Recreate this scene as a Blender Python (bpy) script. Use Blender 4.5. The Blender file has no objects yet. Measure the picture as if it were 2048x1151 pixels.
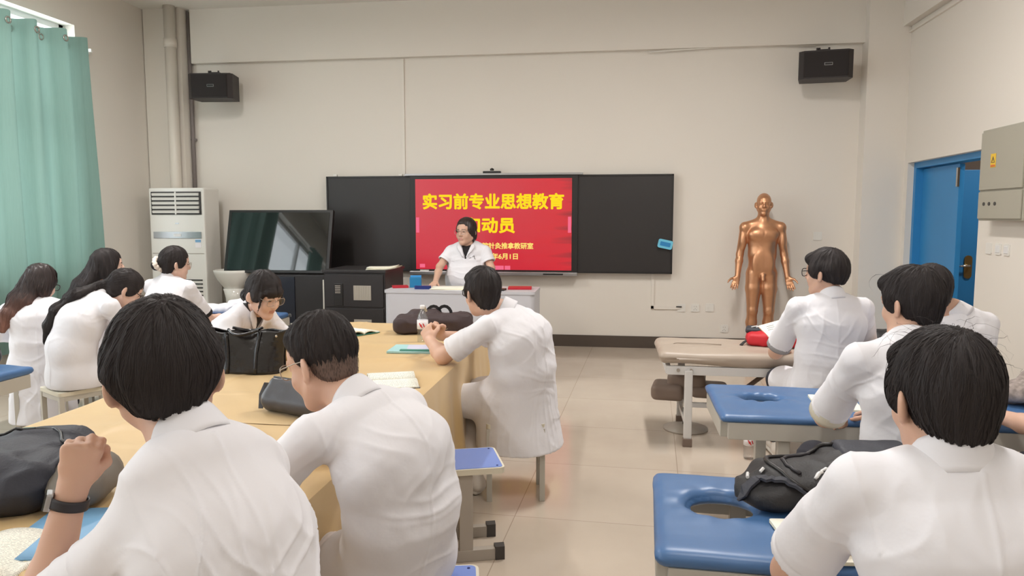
import bpy, bmesh, math, random
import numpy as np
from mathutils import Vector, Matrix
from mathutils.kdtree import KDTree

random.seed(7)
SC = bpy.context.scene
COL = SC.collection
PI = math.pi
def rad(a): return a * PI / 180.0

# ------------------------------------------------------------------ camera
cam_d = bpy.data.cameras.new('camera')
cam_d.sensor_width = 36.0
cam_d.lens = 36.0 * 1480.0 / 2048.0
cam_d.clip_start = 0.05
cam = bpy.data.objects.new('camera', cam_d)
COL.objects.link(cam)
cam.location = (0, 0, 1.45)
cam.rotation_euler = (rad(90 - 5.5), 0, rad(8.1))
SC.camera = cam

# ------------------------------------------------------------------ exposure, sky, daylight
SC.view_settings.view_transform = 'Standard'
SC.view_settings.look = 'None'
SC.view_settings.gamma = 1.0
SC.view_settings.use_curve_mapping = False
SC.view_settings.exposure = 0.0
world = bpy.data.worlds.new('overcast_sky')
SC.world = world
world.use_nodes = True
bg = world.node_tree.nodes['Background']
bg.inputs[0].default_value = (0.90, 0.95, 1.0, 1)
bg.inputs[1].default_value = 5.8

# the room, in metres: x to the right along the front wall, y away from the camera
XL, XR, YF, YB, ZC = -5.45, 2.87, 8.25, -3.2, 3.82
WINDOWS = [(4.95, 6.98, 0.9, 3.37), (1.9, 4.62, 0.9, 3.30), (-1.9, 0.6, 0.9, 3.30)]

def area(name, loc, rot, sx, sy, power, colour=(1, 1, 1)):
    l = bpy.data.lights.new(name, 'AREA')
    l.shape = 'RECTANGLE'; l.size = sx; l.size_y = sy; l.energy = power; l.color = colour
    o = bpy.data.objects.new(name, l); COL.objects.link(o)
    o.location = loc; o.rotation_euler = rot
    return o
DAY = [30, 20, 10]
for i, (y0, y1, z0, z1) in enumerate(WINDOWS):      # daylight standing outside each window opening
    area('window_daylight', (XL - 0.45, (y0 + y1) / 2, (z0 + z1) / 2), (0, rad(-90), 0), z1 - z0, y1 - y0, DAY[i], (0.95, 0.98, 1.0))
ADDED_LAMP_POWER = {-1.6: 26, 1.6: 33, 4.8: 82}  # added lamps by row; front row raised to brighten the front wall

# ------------------------------------------------------------------ object helpers
def tag(o, label, cat, group=None):
    o['label'] = label; o['category'] = cat
    if group: o['group'] = group
    return o

def thing(name, label, cat, loc=(0, 0, 0), rz=0.0, group=None):
    o = bpy.data.objects.new(name, None)
    o.empty_display_size = 0.1
    COL.objects.link(o)
    o.location = loc; o.rotation_euler = (0, 0, rz)
    return tag(o, label, cat, group)

def link(name, me, mat=None, parent=None, smooth=False, loc=None, rot=None):
    o = bpy.data.objects.new(name, me)
    COL.objects.link(o)
    if mat is not None:
        for m in (mat if isinstance(mat, (list, tuple)) else [mat]):
            me.materials.append(m)
    if parent is not None: o.parent = parent
    if loc is not None: o.location = loc
    if rot is not None: o.rotation_euler = rot
    if smooth:
        me.polygons.foreach_set('use_smooth', [True] * len(me.polygons))
    return o

def structure(o):
    o['kind'] = 'structure'
    return o

def copy_tree(o, parent=None):
    c = o.copy(); COL.objects.link(c)
    if parent is not None: c.parent = parent
    for ch in list(o.children): copy_tree(ch, c)
    return c

class MB:
    """Collects boxes, tubes, lathes and sheets; build() links them as one mesh object."""
    def __init__(s): s.v = []; s.f = []
    def add(s, v, f):
        n = len(s.v); s.v += [tuple(p) for p in v]; s.f += [tuple(i + n for i in q) for q in f]; return s
    def box(s, c, d, R=None, bev=0.0):
        x, y, z = (k / 2 for k in d)
        if bev <= 0:
            v = [Vector((sx * x, sy * y, sz * z)) for sx in (-1, 1) for sy in (-1, 1) for sz in (-1, 1)]
            f = [(0, 1, 3, 2), (4, 6, 7, 5), (0, 4, 5, 1), (2, 3, 7, 6), (0, 2, 6, 4), (1, 5, 7, 3)]
        else:
            bm = bmesh.new(); bmesh.ops.create_cube(bm, size=1.0)
            for q in bm.verts: q.co = Vector((q.co.x * d[0], q.co.y * d[1], q.co.z * d[2]))
            bmesh.ops.bevel(bm, geom=bm.edges[:], offset=min(bev, min(d) * 0.49), segments=2, profile=0.6, affect='EDGES')
            bm.verts.index_update()
            v = [q.co.copy() for q in bm.verts]; f = [tuple(q.index for q in p.verts) for p in bm.faces]; bm.free()
        if R is not None: v = [R @ q for q in v]
        c = Vector(c)
        return s.add([q + c for q in v], f)
    def tube(s, pts, r, n=8, closed=False, cap=True):
        pts = [Vector(p) for p in pts]; m = len(pts)
        rs = r if isinstance(r, (list, tuple)) else [r] * m
        v, f = [], []
        up = None
        for i, p in enumerate(pts):
            a = pts[(i - 1) % m] if (closed or i > 0) else p
            b = pts[(i + 1) % m] if (closed or i < m - 1) else p
            t = (b - a).normalized()
            if up is None:
                up = Vector((0, 0, 1)) if abs(t.z) < 0.9 else Vector((1, 0, 0))
            x = up.cross(t)
            if x.length < 1e-5: x = Vector((1, 0, 0)).cross(t)
            x.normalize(); y = t.cross(x).normalized(); up = y
            for k in range(n):
                a2 = 2 * PI * k / n
                v.append(p + (x * math.cos(a2) + y * math.sin(a2)) * rs[i])
        for i in range(m if closed else m - 1):
            j = (i + 1) % m
            for k in range(n):
                l = (k + 1) % n
                f.append((i * n + k, i * n + l, j * n + l, j * n + k))
        if cap and not closed:
            f.append(tuple(range(n - 1, -1, -1))); f.append(tuple((m - 1) * n + k for k in range(n)))
        return s.add(v, f)
    def lathe(s, prof, c=(0, 0, 0), n=24, R=None, sx=1.0, sy=1.0):
        c = Vector(c); v, f = [], []
        for r, z in prof:
            for k in range(n):
                a = 2 * PI * k / n
                q = Vector((r * math.cos(a) * sx, r * math.sin(a) * sy, z))
                v.append((R @ q if R is not None else q) + c)
        m = len(prof)
        for i in range(m - 1):
            for k in range(n):
                l = (k + 1) % n
                f.append((i * n + k, i * n + l, (i + 1) * n + l, (i + 1) * n + k))
        if prof[0][0] > 1e-6: f.append(tuple(range(n - 1, -1, -1)))
        if prof[-1][0] > 1e-6: f.append(tuple((m - 1) * n + k for k in range(n)))
        return s.add(v, f)
    def prism(s, outline, z0, z1, M=None):
        n = len(outline)
        v = [Vector((x, y, z0)) for x, y in outline] + [Vector((x, y, z1)) for x, y in outline]
        if M is not None: v = [M @ q for q in v]
        f = [tuple(range(n - 1, -1, -1)), tuple(range(n, 2 * n))]
        for k in range(n):
            l = (k + 1) % n
            f.append((k, l, n + l, n + k))
        return s.add(v, f)
    def grid(s, fn, nu, nv, thick=0.0):
        P = [[Vector(fn(i / nu, j / nv)) for j in range(nv + 1)] for i in range(nu + 1)]
        def idx(i, j): return i * (nv + 1) + j
        v = [P[i][j] for i in range(nu + 1) for j in range(nv + 1)]
        f = [(idx(i, j), idx(i + 1, j), idx(i + 1, j + 1), idx(i, j + 1)) for i in range(nu) for j in range(nv)]
        if thick:
            nrm = []
            for i in range(nu + 1):
                for j in range(nv + 1):
                    du = P[min(i + 1, nu)][j] - P[max(i - 1, 0)][j]
                    dv = P[i][min(j + 1, nv)] - P[i][max(j - 1, 0)]
                    nn = du.cross(dv); nrm.append(nn.normalized() if nn.length > 1e-12 else Vector((0, 0, 1)))
            o = len(v)
            v2 = [q - nrm[k] * thick for k, q in enumerate(v)]
            f2 = [tuple(reversed([k + o for k in q])) for q in f]
            rim = []
            edge = [idx(i, 0) for i in range(nu + 1)] + [idx(nu, j) for j in range(1, nv + 1)] + [idx(i, nv) for i in range(nu - 1, -1, -1)] + [idx(0, j) for j in range(nv - 1, 0, -1)]
            for k in range(len(edge)):
                a, b = edge[k], edge[(k + 1) % len(edge)]
                rim.append((b, a, a + o, b + o))
            v += v2; f += f2 + rim
        return s.add(v, f)
    def build(s, name, mat=None, parent=None, smooth=False, loc=None, rot=None, auto=None):
        me = bpy.data.meshes.new(name); me.from_pydata(s.v, [], s.f); me.update()
        bm = bmesh.new(); bm.from_mesh(me)
        bmesh.ops.recalc_face_normals(bm, faces=bm.faces[:])
        if auto is not None:
            for e in bm.edges:
                if len(e.link_faces) == 2 and e.calc_face_angle(0) > rad(auto): e.smooth = False
            for p in bm.faces: p.smooth = True
        bm.to_mesh(me); bm.free()
        return link(name, me, mat, parent, smooth, loc, rot)

def rrect(w, h, r, n=5, cx=0.0, cy=0.0):
    o = []
    for sx, sy, a0 in ((1, 1, 0), (-1, 1, 90), (-1, -1, 180), (1, -1, 270)):
        for k in range(n + 1):
            a = rad(a0 + 90 * k / n)
            o.append((cx + sx * (w / 2 - r) + r * math.cos(a), cy + sy * (h / 2 - r) + r * math.sin(a)))
    return o

# ------------------------------------------------------------------ materials
def srgb(*c):
    return tuple(((k / 255 / 12.92) if k / 255 <= 0.04045 else ((k / 255 + 0.055) / 1.055) ** 2.4) for k in c) + (1.0,)

def mat(name, col, rough=0.5, metal=0.0, var=0.06, vscale=6.0, bump=0.0, bscale=60.0, spec=0.5, trans=0.0, sheen=0.0, coat=0.0, sss=0.0, stretch=None, emit=None, estr=0.0, alpha=None):
    m = bpy.data.materials.new(name); m.use_nodes = True
    nt = m.node_tree; b = nt.nodes['Principled BSDF']
    b.inputs['Roughness'].default_value = rough
    b.inputs['Metallic'].default_value = metal
    b.inputs['Specular IOR Level'].default_value = spec
    b.inputs['Transmission Weight'].default_value = trans
    b.inputs['Sheen Weight'].default_value = sheen
    b.inputs['Coat Weight'].default_value = coat
    if sss:
        b.inputs['Subsurface Weight'].default_value = sss
        b.inputs['Subsurface Radius'].default_value = (0.010, 0.004, 0.002)
        b.inputs['Subsurface Scale'].default_value = 1.0
    if emit is not None:
        b.inputs['Emission Color'].default_value = emit; b.inputs['Emission Strength'].default_value = estr
    if alpha is not None: b.inputs['Alpha'].default_value = alpha
    tc = nt.nodes.new('ShaderNodeTexCoord')
    mp = nt.nodes.new('ShaderNodeMapping'); nt.links.new(tc.outputs['Object'], mp.inputs[0])
    if stretch: mp.inputs['Scale'].default_value = stretch
    nz = nt.nodes.new('ShaderNodeTexNoise'); nz.inputs['Scale'].default_value = vscale; nz.inputs['Detail'].default_value = 3
    nt.links.new(mp.outputs[0], nz.inputs['Vector'])
    mx = nt.nodes.new('ShaderNodeMix'); mx.data_type = 'RGBA'
    c = col
    mx.inputs['A'].default_value = (c[0] * (1 - var), c[1] * (1 - var), c[2] * (1 - var), 1)
    mx.inputs['B'].default_value = (min(1, c[0] * (1 + var)), min(1, c[1] * (1 + var)), min(1, c[2] * (1 + var)), 1)
    nt.links.new(nz.outputs['Fac'], mx.inputs['Factor'])
    nt.links.new(mx.outputs['Result'], b.inputs['Base Color'])
    if bump:
        n2 = nt.nodes.new('ShaderNodeTexNoise'); n2.inputs['Scale'].default_value = bscale; n2.inputs['Detail'].default_value = 2
        nt.links.new(mp.outputs[0], n2.inputs['Vector'])
        bp = nt.nodes.new('ShaderNodeBump'); bp.inputs['Strength'].default_value = bump; bp.inputs['Distance'].default_value = 0.01
        nt.links.new(n2.outputs['Fac'], bp.inputs['Height']); nt.links.new(bp.outputs[0], b.inputs['Normal'])
    return m

M = {}
def setmat(key, *a, **k): M[key] = mat(key, *a, **k)
setmat('wall_paint', srgb(226, 220, 211), 0.75, var=0.012, vscale=1.2, bump=0.03, bscale=90)
setmat('ceiling_paint', srgb(226, 221, 212), 0.8, var=0.01)
setmat('trunking', srgb(226, 220, 211), 0.5, var=0.01)
setmat('skirting', srgb(80, 70, 63), 0.35, var=0.05)
setmat('white_plastic', srgb(226, 224, 218), 0.35, var=0.01)
setmat('white_frame', srgb(222, 222, 222), 0.4, var=0.01)
setmat('pipe_white', srgb(214, 207, 196), 0.4, var=0.02)
setmat('conduit_grey', srgb(130, 122, 120), 0.5)
setmat('speaker_black', srgb(44, 38, 38), 0.55, var=0.05)
setmat('speaker_cloth', srgb(36, 31, 31), 0.8, var=0.1, bump=0.3, bscale=900)
setmat('silver', srgb(170, 170, 172), 0.35, metal=0.9)
setmat('chrome', srgb(200, 198, 194), 0.18, metal=1.0)
setmat('board_black', srgb(40, 37, 37), 0.42, var=0.08, vscale=2.0)
setmat('frame_black', srgb(30, 28, 28), 0.4)
setmat('gloss_black', srgb(24, 28, 29), 0.03, var=0.02, spec=0.9)
setmat('cabinet_black', srgb(38, 35, 36), 0.42, var=0.05)
setmat('panel_navy', srgb(20, 26, 40), 0.3)
setmat('podium_grey', srgb(190, 190, 196), 0.45, var=0.01)
setmat('ceramic', srgb(222, 219, 212), 0.12, var=0.01, coat=0.3)
setmat('steel_grey', srgb(168, 160, 150), 0.45, var=0.05)
setmat('bed_frame', srgb(186, 182, 172), 0.45, var=0.03)
setmat('vinyl_blue', srgb(72, 110, 158), 0.38, var=0.06, vscale=5, bump=0.12, bscale=9)
setmat('vinyl_navy', srgb(46, 82, 130), 0.4, var=0.06)
setmat('vinyl_beige', srgb(174, 160, 146), 0.42, var=0.03, bump=0.06, bscale=10)
setmat('vinyl_taupe', srgb(130, 114, 104), 0.5, var=0.04)
setmat('seat_blue', srgb(116, 140, 206), 0.35, var=0.02)
setmat('seat_cream', srgb(214, 208, 190), 0.45, var=0.02)
setmat('rubber', srgb(64, 60, 58), 0.6)
setmat('door_blue', srgb(52, 134, 192), 0.4, var=0.03)
setmat('box_grey', srgb(164, 160, 146), 0.5, var=0.02)
setmat('brass', srgb(180, 150, 100), 0.3, metal=0.9)
setmat('copper', srgb(206, 154, 118), 0.38, metal=0.8, var=0.08, vscale=9)
setmat('white_coat', srgb(226, 225, 230), 0.85, var=0.012, vscale=9, bump=0.10, bscale=40, sheen=0.1)
setmat('white_coat_inside', srgb(214, 212, 214), 0.9, var=0.02)
setmat('grey_band', srgb(150, 148, 150), 0.9)
setmat('black_cloth', srgb(32, 29, 32), 0.85, var=0.1)
setmat('trousers_beige', srgb(206, 194, 182), 0.9, var=0.03, bump=0.1)
setmat('trousers_white', srgb(222, 214, 212), 0.9, var=0.03, bump=0.1)
setmat('trousers_dark', srgb(44, 44, 52), 0.9, var=0.08)
setmat('shoe_white', srgb(226, 218, 208), 0.6, var=0.04)
setmat('shoe_sole', srgb(230, 225, 216), 0.5)
setmat('skin', srgb(206, 166, 144), 0.55, var=0.04, vscale=14, sss=0.08)
setmat('skin_fair', srgb(218, 182, 164), 0.55, var=0.04, vscale=14, sss=0.08)
setmat('lips', srgb(192, 138, 126), 0.45)
setmat('brow', srgb(84, 66, 58), 0.7)
setmat('hair_black', srgb(46, 41, 41), 0.6, spec=0.25, var=0.25, vscale=30, stretch=(1, 1, .3))
setmat('hair_dark', srgb(50, 44, 43), 0.6, spec=0.25, var=0.25, vscale=30, stretch=(1, 1, .3))
setmat('hair_fade', srgb(104, 84, 74), 0.7, var=0.15, vscale=80)
setmat('hair_brown', srgb(48, 36, 33), 0.42, var=0.2, vscale=30)
setmat('leather_black', srgb(28, 26, 27), 0.22, var=0.15, bump=0.35, bscale=22)
setmat('pouch_grey', srgb(62, 62, 68), 0.38, var=0.06, bump=0.1, bscale=50)
setmat('nylon_black', srgb(34, 33, 35), 0.6, var=0.12, bump=0.15, bscale=160)
setmat('nylon_navy', srgb(44, 46, 56), 0.6, var=0.1, bump=0.15, bscale=160)
setmat('nylon_brown', srgb(58, 44, 46), 0.65, var=0.12, bump=0.15, bscale=160)
setmat('nylon_grey', srgb(110, 104, 96), 0.7, var=0.12)
setmat('nylon_red', srgb(196, 32, 44), 0.6, var=0.06)
setmat('strap_light', srgb(178, 162, 134), 0.7)
setmat('reflective', srgb(220, 220, 220), 0.3)
setmat('paper', srgb(240, 238, 224), 0.8, var=0.01)
setmat('paper_cream', srgb(238, 232, 206), 0.8, var=0.01)
setmat('ink', srgb(80, 80, 86), 0.8)
setmat('kraft', srgb(176, 142, 100), 0.8, var=0.08)
setmat('folder_teal', srgb(164, 206, 208), 0.5, var=0.04)
setmat('folder_green', srgb(70, 138, 124), 0.5)
setmat('folder_lilac', srgb(200, 200, 220), 0.5)
setmat('box_blue', srgb(30, 120, 168), 0.4)
setmat('blue_dark', srgb(26, 46, 112), 0.4)
setmat('red_cover', srgb(178, 28, 44), 0.5)
setmat('cyan_case', srgb(112, 196, 224), 0.4)
setmat('cyan_dark', srgb(40, 130, 190), 0.4)
setmat('cap_red', srgb(196, 34, 52), 0.4)
setmat('cap_white', srgb(238, 238, 240), 0.4)
setmat('label_white', srgb(236, 232, 234), 0.5)
setmat('label_red', srgb(214, 48, 52), 0.5)
setmat('scrunchie', srgb(228, 216, 204), 0.85, var=0.05)
setmat('band_black', srgb(36, 33, 38), 0.5)
setmat('glass_frame_dark', srgb(40, 38, 40), 0.35)
setmat('glass_frame_silver', srgb(170, 160, 150), 0.3, metal=0.8)
setmat('check_fabric', srgb(150, 138, 132), 0.85, var=0.7, vscale=45)
setmat('yellow_label', srgb(226, 186, 60), 0.5)
setmat('orange_label', srgb(206, 110, 56), 0.5)
setmat('grey_dark', srgb(70, 68, 66), 0.6)
setmat('louvre_dark', srgb(56, 54, 54), 0.6)
setmat('blue_sticker', srgb(120, 168, 206), 0.5)
setmat('peel_brown', srgb(104, 84, 70), 0.6)
setmat('cable_green', srgb(50, 120, 70), 0.5)
setmat('cable_light', srgb(196, 190, 180), 0.5)

def glass_mat(name, col, rough=0.02, alpha=0.22):
    m = bpy.data.materials.new(name); m.use_nodes = True
    nt = m.node_tree; nt.nodes.clear()
    o = nt.nodes.new('ShaderNodeOutputMaterial')
    t = nt.nodes.new('ShaderNodeBsdfTransparent'); t.inputs[0].default_value = col
    g = nt.nodes.new('ShaderNodeBsdfGlossy'); g.inputs['Roughness'].default_value = rough
    f = nt.nodes.new('ShaderNodeLayerWeight'); f.inputs['Blend'].default_value = 0.5
    pw = nt.nodes.new('ShaderNodeMath'); pw.operation = 'POWER'; pw.inputs[1].default_value = 5.0
    nt.links.new(f.outputs['Facing'], pw.inputs[0])
    ad = nt.nodes.new('ShaderNodeMath'); ad.operation = 'MULTIPLY_ADD'; ad.inputs[1].default_value = 0.8; ad.inputs[2].default_value = 0.03 + alpha * 0.2
    nt.links.new(pw.outputs[0], ad.inputs[0])
    x = nt.nodes.new('ShaderNodeMixShader')
    nt.links.new(ad.outputs[0], x.inputs[0]); nt.links.new(t.outputs[0], x.inputs[1]); nt.links.new(g.outputs[0], x.inputs[2])
    nt.links.new(x.outputs[0], o.inputs[0])
    return m
M['window_glass'] = glass_mat('window_glass', (0.97, 0.985, 0.98, 1))
M['lens'] = glass_mat('lens', (0.97, 0.97, 0.97, 1), 0.02, 0.1)
M['bottle_clear'] = glass_mat('bottle_clear', (0.86, 0.88, 0.9, 1), 0.05, 0.5)

def tile_mat():
    m = bpy.data.materials.new('floor_tiles'); m.use_nodes = True
    nt = m.node_tree; b = nt.nodes['Principled BSDF']
    tc = nt.nodes.new('ShaderNodeTexCoord'); mp = nt.nodes.new('ShaderNodeMapping')
    mp.inputs['Rotation'].default_value = (0, 0, rad(2.6)); mp.inputs['Location'].default_value = (0.633, -0.225, 0)
    nt.links.new(tc.outputs['Object'], mp.inputs[0])
    br = nt.nodes.new('ShaderNodeTexBrick'); br.offset = 0.0; br.squash = 1.0
    br.inputs['Scale'].default_value = 1.0; br.inputs['Mortar Size'].default_value = 0.0022; br.inputs['Mortar Smooth'].default_value = 0.3
    br.inputs['Brick Width'].default_value = 0.8; br.inputs['Row Height'].default_value = 0.8
    br.inputs['Color1'].default_value = srgb(194, 181, 166); br.inputs['Color2'].default_value = srgb(198, 185, 170)
    br.inputs['Mortar'].default_value = srgb(160, 145, 130)
    nt.links.new(mp.outputs[0], br.inputs['Vector'])
    nz = nt.nodes.new('ShaderNodeTexNoise'); nz.inputs['Scale'].default_value = 3.5; nz.inputs['Detail'].default_value = 6
    nt.links.new(tc.outputs['Object'], nz.inputs['Vector'])
    mx = nt.nodes.new('ShaderNodeMix'); mx.data_type = 'RGBA'; mx.blend_type = 'OVERLAY'; mx.inputs['Factor'].default_value = 0.10
    nt.links.new(br.outputs['Color'], mx.inputs['A']); nt.links.new(nz.outputs['Fac'], mx.inputs['B'])
    nt.links.new(mx.outputs['Result'], b.inputs['Base Color'])
    b.inputs['Roughness'].default_value = 0.13
    b.inputs['Specular IOR Level'].default_value = 0.5
    return m
M['floor_tiles'] = tile_mat()

def curtain_mat():
    m = bpy.data.materials.new('curtain_cloth'); m.use_nodes = True
    nt = m.node_tree; nt.nodes.clear()
    o = nt.nodes.new('ShaderNodeOutputMaterial')
    d = nt.nodes.new('ShaderNodeBsdfDiffuse'); t = nt.nodes.new('ShaderNodeBsdfTranslucent')
    tc = nt.nodes.new('ShaderNodeTexCoord'); mp = nt.nodes.new('ShaderNodeMapping'); mp.inputs['Scale'].default_value = (30, 30, 1.5)
    nz = nt.nodes.new('ShaderNodeTexNoise'); nz.inputs['Scale'].default_value = 4
    nt.links.new(tc.outputs['Object'], mp.inputs[0]); nt.links.new(mp.outputs[0], nz.inputs['Vector'])
    mx = nt.nodes.new('ShaderNodeMix'); mx.data_type = 'RGBA'
    mx.inputs['A'].default_value = srgb(146, 178, 168); mx.inputs['B'].default_value = srgb(158, 190, 180)
    nt.links.new(nz.outputs['Fac'], mx.inputs['Factor'])
    nt.links.new(mx.outputs['Result'], d.inputs[0]); t.inputs[0].default_value = srgb(84, 104, 97)
    x = nt.nodes.new('ShaderNodeMixShader'); x.inputs[0].default_value = 0.45
    nt.links.new(d.outputs[0], x.inputs[1]); nt.links.new(t.outputs[0], x.inputs[2]); nt.links.new(x.outputs[0], o.inputs[0])
    return m
M['curtain_cloth'] = curtain_mat()

def cloth_mat():
    m = mat('yellow_satin', srgb(206, 174, 120), 0.42, var=0.08, vscale=3, bump=0.10, bscale=7, sheen=0.2)
    return m
M['yellow_satin'] = cloth_mat()

def emis(name, col, s):
    m = bpy.data.materials.new(name); m.use_nodes = True
    nt = m.node_tree; nt.nodes.clear()
    o = nt.nodes.new('ShaderNodeOutputMaterial'); e = nt.nodes.new('ShaderNodeEmission')
    e.inputs[0].default_value = col; e.inputs[1].default_value = s
    nt.links.new(e.outputs[0], o.inputs[0])
    return m
M['slide_yellow'] = emis('slide_yellow', srgb(255, 222, 40), 1.0)
M['slide_cream'] = emis('slide_cream', srgb(255, 226, 120), 1.0)
M['slide_pink'] = emis('slide_pink', srgb(245, 110, 140), 1.0)
M['added_lamp_glow'] = emis('added_lamp_glow', (1, 0.98, 0.94, 1), 3.0)

def slide_mat():
    m = bpy.data.materials.new('slide_red'); m.use_nodes = True
    nt = m.node_tree; nt.nodes.clear()
    o = nt.nodes.new('ShaderNodeOutputMaterial'); e = nt.nodes.new('ShaderNodeEmission')
    gl = nt.nodes.new('ShaderNodeBsdfGlossy'); gl.inputs['Roughness'].default_value = 0.25; gl.inputs[0].default_value = (0.06, 0.06, 0.06, 1)
    ad = nt.nodes.new('ShaderNodeAddShader')
    tc = nt.nodes.new('ShaderNodeTexCoord'); mp = nt.nodes.new('ShaderNodeMapping')
    mp.inputs['Rotation'].default_value = (0, rad(-38), 0); mp.inputs['Scale'].default_value = (0.35, 1, 7)
    nt.links.new(tc.outputs['Object'], mp.inputs[0])
    nz = nt.nodes.new('ShaderNodeTexNoise'); nz.inputs['Scale'].default_value = 1.3; nz.inputs['Detail'].default_value = 2
    nt.links.new(mp.outputs[0], nz.inputs['Vector'])
    sep = nt.nodes.new('ShaderNodeSeparateXYZ'); nt.links.new(tc.outputs['Object'], sep.inputs[0])
    mr = nt.nodes.new('ShaderNodeMapRange'); mr.inputs[1].default_value = -0.2; mr.inputs[2].default_value = 0.9; mr.inputs[3].default_value = 0.0; mr.inputs[4].default_value = 1.0
    nt.links.new(sep.outputs[0], mr.inputs[0])
    ml = nt.nodes.new('ShaderNodeMath'); ml.operation = 'MULTIPLY'
    nt.links.new(nz.outputs['Fac'], ml.inputs[0]); nt.links.new(mr.outputs[0], ml.inputs[1])
    cr = nt.nodes.new('ShaderNodeValToRGB')
    cr.color_ramp.elements[0].color = srgb(206, 44, 62); cr.color_ramp.elements[1].color = srgb(142, 40, 48)
    e2 = cr.color_ramp.elements.new(0.45); e2.color = srgb(212, 34, 50)
    cr.color_ramp.elements[2].position = 0.62
    nt.links.new(ml.outputs[0], cr.inputs[0]); nt.links.new(cr.outputs[0], e.inputs[0]); e.inputs[1].default_value = 0.95
    nt.links.new(e.outputs[0], ad.inputs[0]); nt.links.new(gl.outputs[0], ad.inputs[1]); nt.links.new(ad.outputs[0], o.inputs[0])
    return m
M['slide_red'] = slide_mat()

def page_mat():
    m = bpy.data.materials.new('printed_page'); m.use_nodes = True
    nt = m.node_tree; b = nt.nodes['Principled BSDF']; b.inputs['Roughness'].default_value = 0.8
    tc = nt.nodes.new('ShaderNodeTexCoord'); mp = nt.nodes.new('ShaderNodeMapping'); nt.links.new(tc.outputs['Object'], mp.inputs[0])
    wv = nt.nodes.new('ShaderNodeTexWave'); wv.bands_direction = 'Y'; wv.inputs['Scale'].default_value = 55; wv.inputs['Distortion'].default_value = 0
    nt.links.new(mp.outputs[0], wv.inputs['Vector'])
    nz = nt.nodes.new('ShaderNodeTexNoise'); nz.inputs['Scale'].default_value = 260
    nt.links.new(mp.outputs[0], nz.inputs['Vector'])
    ml = nt.nodes.new('ShaderNodeMath'); ml.operation = 'MULTIPLY'; nt.links.new(wv.outputs['Fac'], ml.inputs[0]); nt.links.new(nz.outputs['Fac'], ml.inputs[1])
    cr = nt.nodes.new('ShaderNodeValToRGB'); cr.color_ramp.elements[0].position = 0.35; cr.color_ramp.elements[0].color = srgb(240, 238, 226)
    cr.color_ramp.elements[1].position = 0.5; cr.color_ramp.elements[1].color = srgb(166, 164, 158)
    nt.links.new(ml.outputs[0], cr.inputs[0]); nt.links.new(cr.outputs[0], b.inputs['Base Color'])
    return m
M['printed_page'] = page_mat()

def dyed_hair():
    m = M['hair_brown']; nt = m.node_tree; b = nt.nodes['Principled BSDF']
    m = bpy.data.materials.new('hair_dyed'); m.use_nodes = True
    nt = m.node_tree; b = nt.nodes['Principled BSDF']; b.inputs['Roughness'].default_value = 0.45
    tc = nt.nodes.new('ShaderNodeTexCoord'); sep = nt.nodes.new('ShaderNodeSeparateXYZ'); nt.links.new(tc.outputs['Object'], sep.inputs[0])
    mp = nt.nodes.new('ShaderNodeMapping'); mp.inputs['Scale'].default_value = (60, 60, 2); nt.links.new(tc.outputs['Object'], mp.inputs[0])
    nz = nt.nodes.new('ShaderNodeTexNoise'); nz.inputs['Scale'].default_value = 1.5; nt.links.new(mp.outputs[0], nz.inputs['Vector'])
    ad = nt.nodes.new('ShaderNodeMath'); ad.operation = 'MULTIPLY_ADD'; ad.inputs[1].default_value = 0.12; nt.links.new(nz.outputs['Fac'], ad.inputs[0]); nt.links.new(sep.outputs[2], ad.inputs[2])
    mr = nt.nodes.new('ShaderNodeMapRange'); mr.inputs[1].default_value = 1.02; mr.inputs[2].default_value = 0.80
    nt.links.new(ad.outputs[0], mr.inputs[0])
    cr = nt.nodes.new('ShaderNodeValToRGB'); cr.color_ramp.elements[0].color = srgb(44, 33, 32); cr.color_ramp.elements[1].color = srgb(134, 92, 78)
    nt.links.new(mr.outputs[0], cr.inputs[0]); nt.links.new(cr.outputs[0], b.inputs['Base Color'])
    return m
M['hair_dyed'] = dyed_hair()

# ================================================================== SMOOTH-BLENDED SOLIDS (signed distances, meshed by surface nets)
def vec(*a): return np.array(a[0] if len(a) == 1 else a, dtype=np.float64)
def unit(a):
    a = np.asarray(a, dtype=np.float64); n = np.linalg.norm(a)
    return a / n if n > 1e-9 else a

def value_noise(p):
    """Smooth value noise in [-1, 1] for an (n, 3) array."""
    i = np.floor(p).astype(np.int64); f = p - i; f = f * f * f * (f * (f * 6 - 15) + 10)
    def hsh(x, y, z):
        h = (x * 374761393 + y * 668265263 + z * 2147483647 + 1013904223) & 0xffffffff
        h = ((h ^ (h >> 13)) * 1274126177) & 0xffffffff
        h = h ^ (h >> 16)
        return (h & 0xffff) / 32767.5 - 1.0
    r = 0
    for dx in (0, 1):
        for dy in (0, 1):
            for dz in (0, 1):
                w = (f[:, 0] if dx else 1 - f[:, 0]) * (f[:, 1] if dy else 1 - f[:, 1]) * (f[:, 2] if dz else 1 - f[:, 2])
                r = r + w * hsh(i[:, 0] + dx, i[:, 1] + dy, i[:, 2] + dz)
    return r

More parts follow.
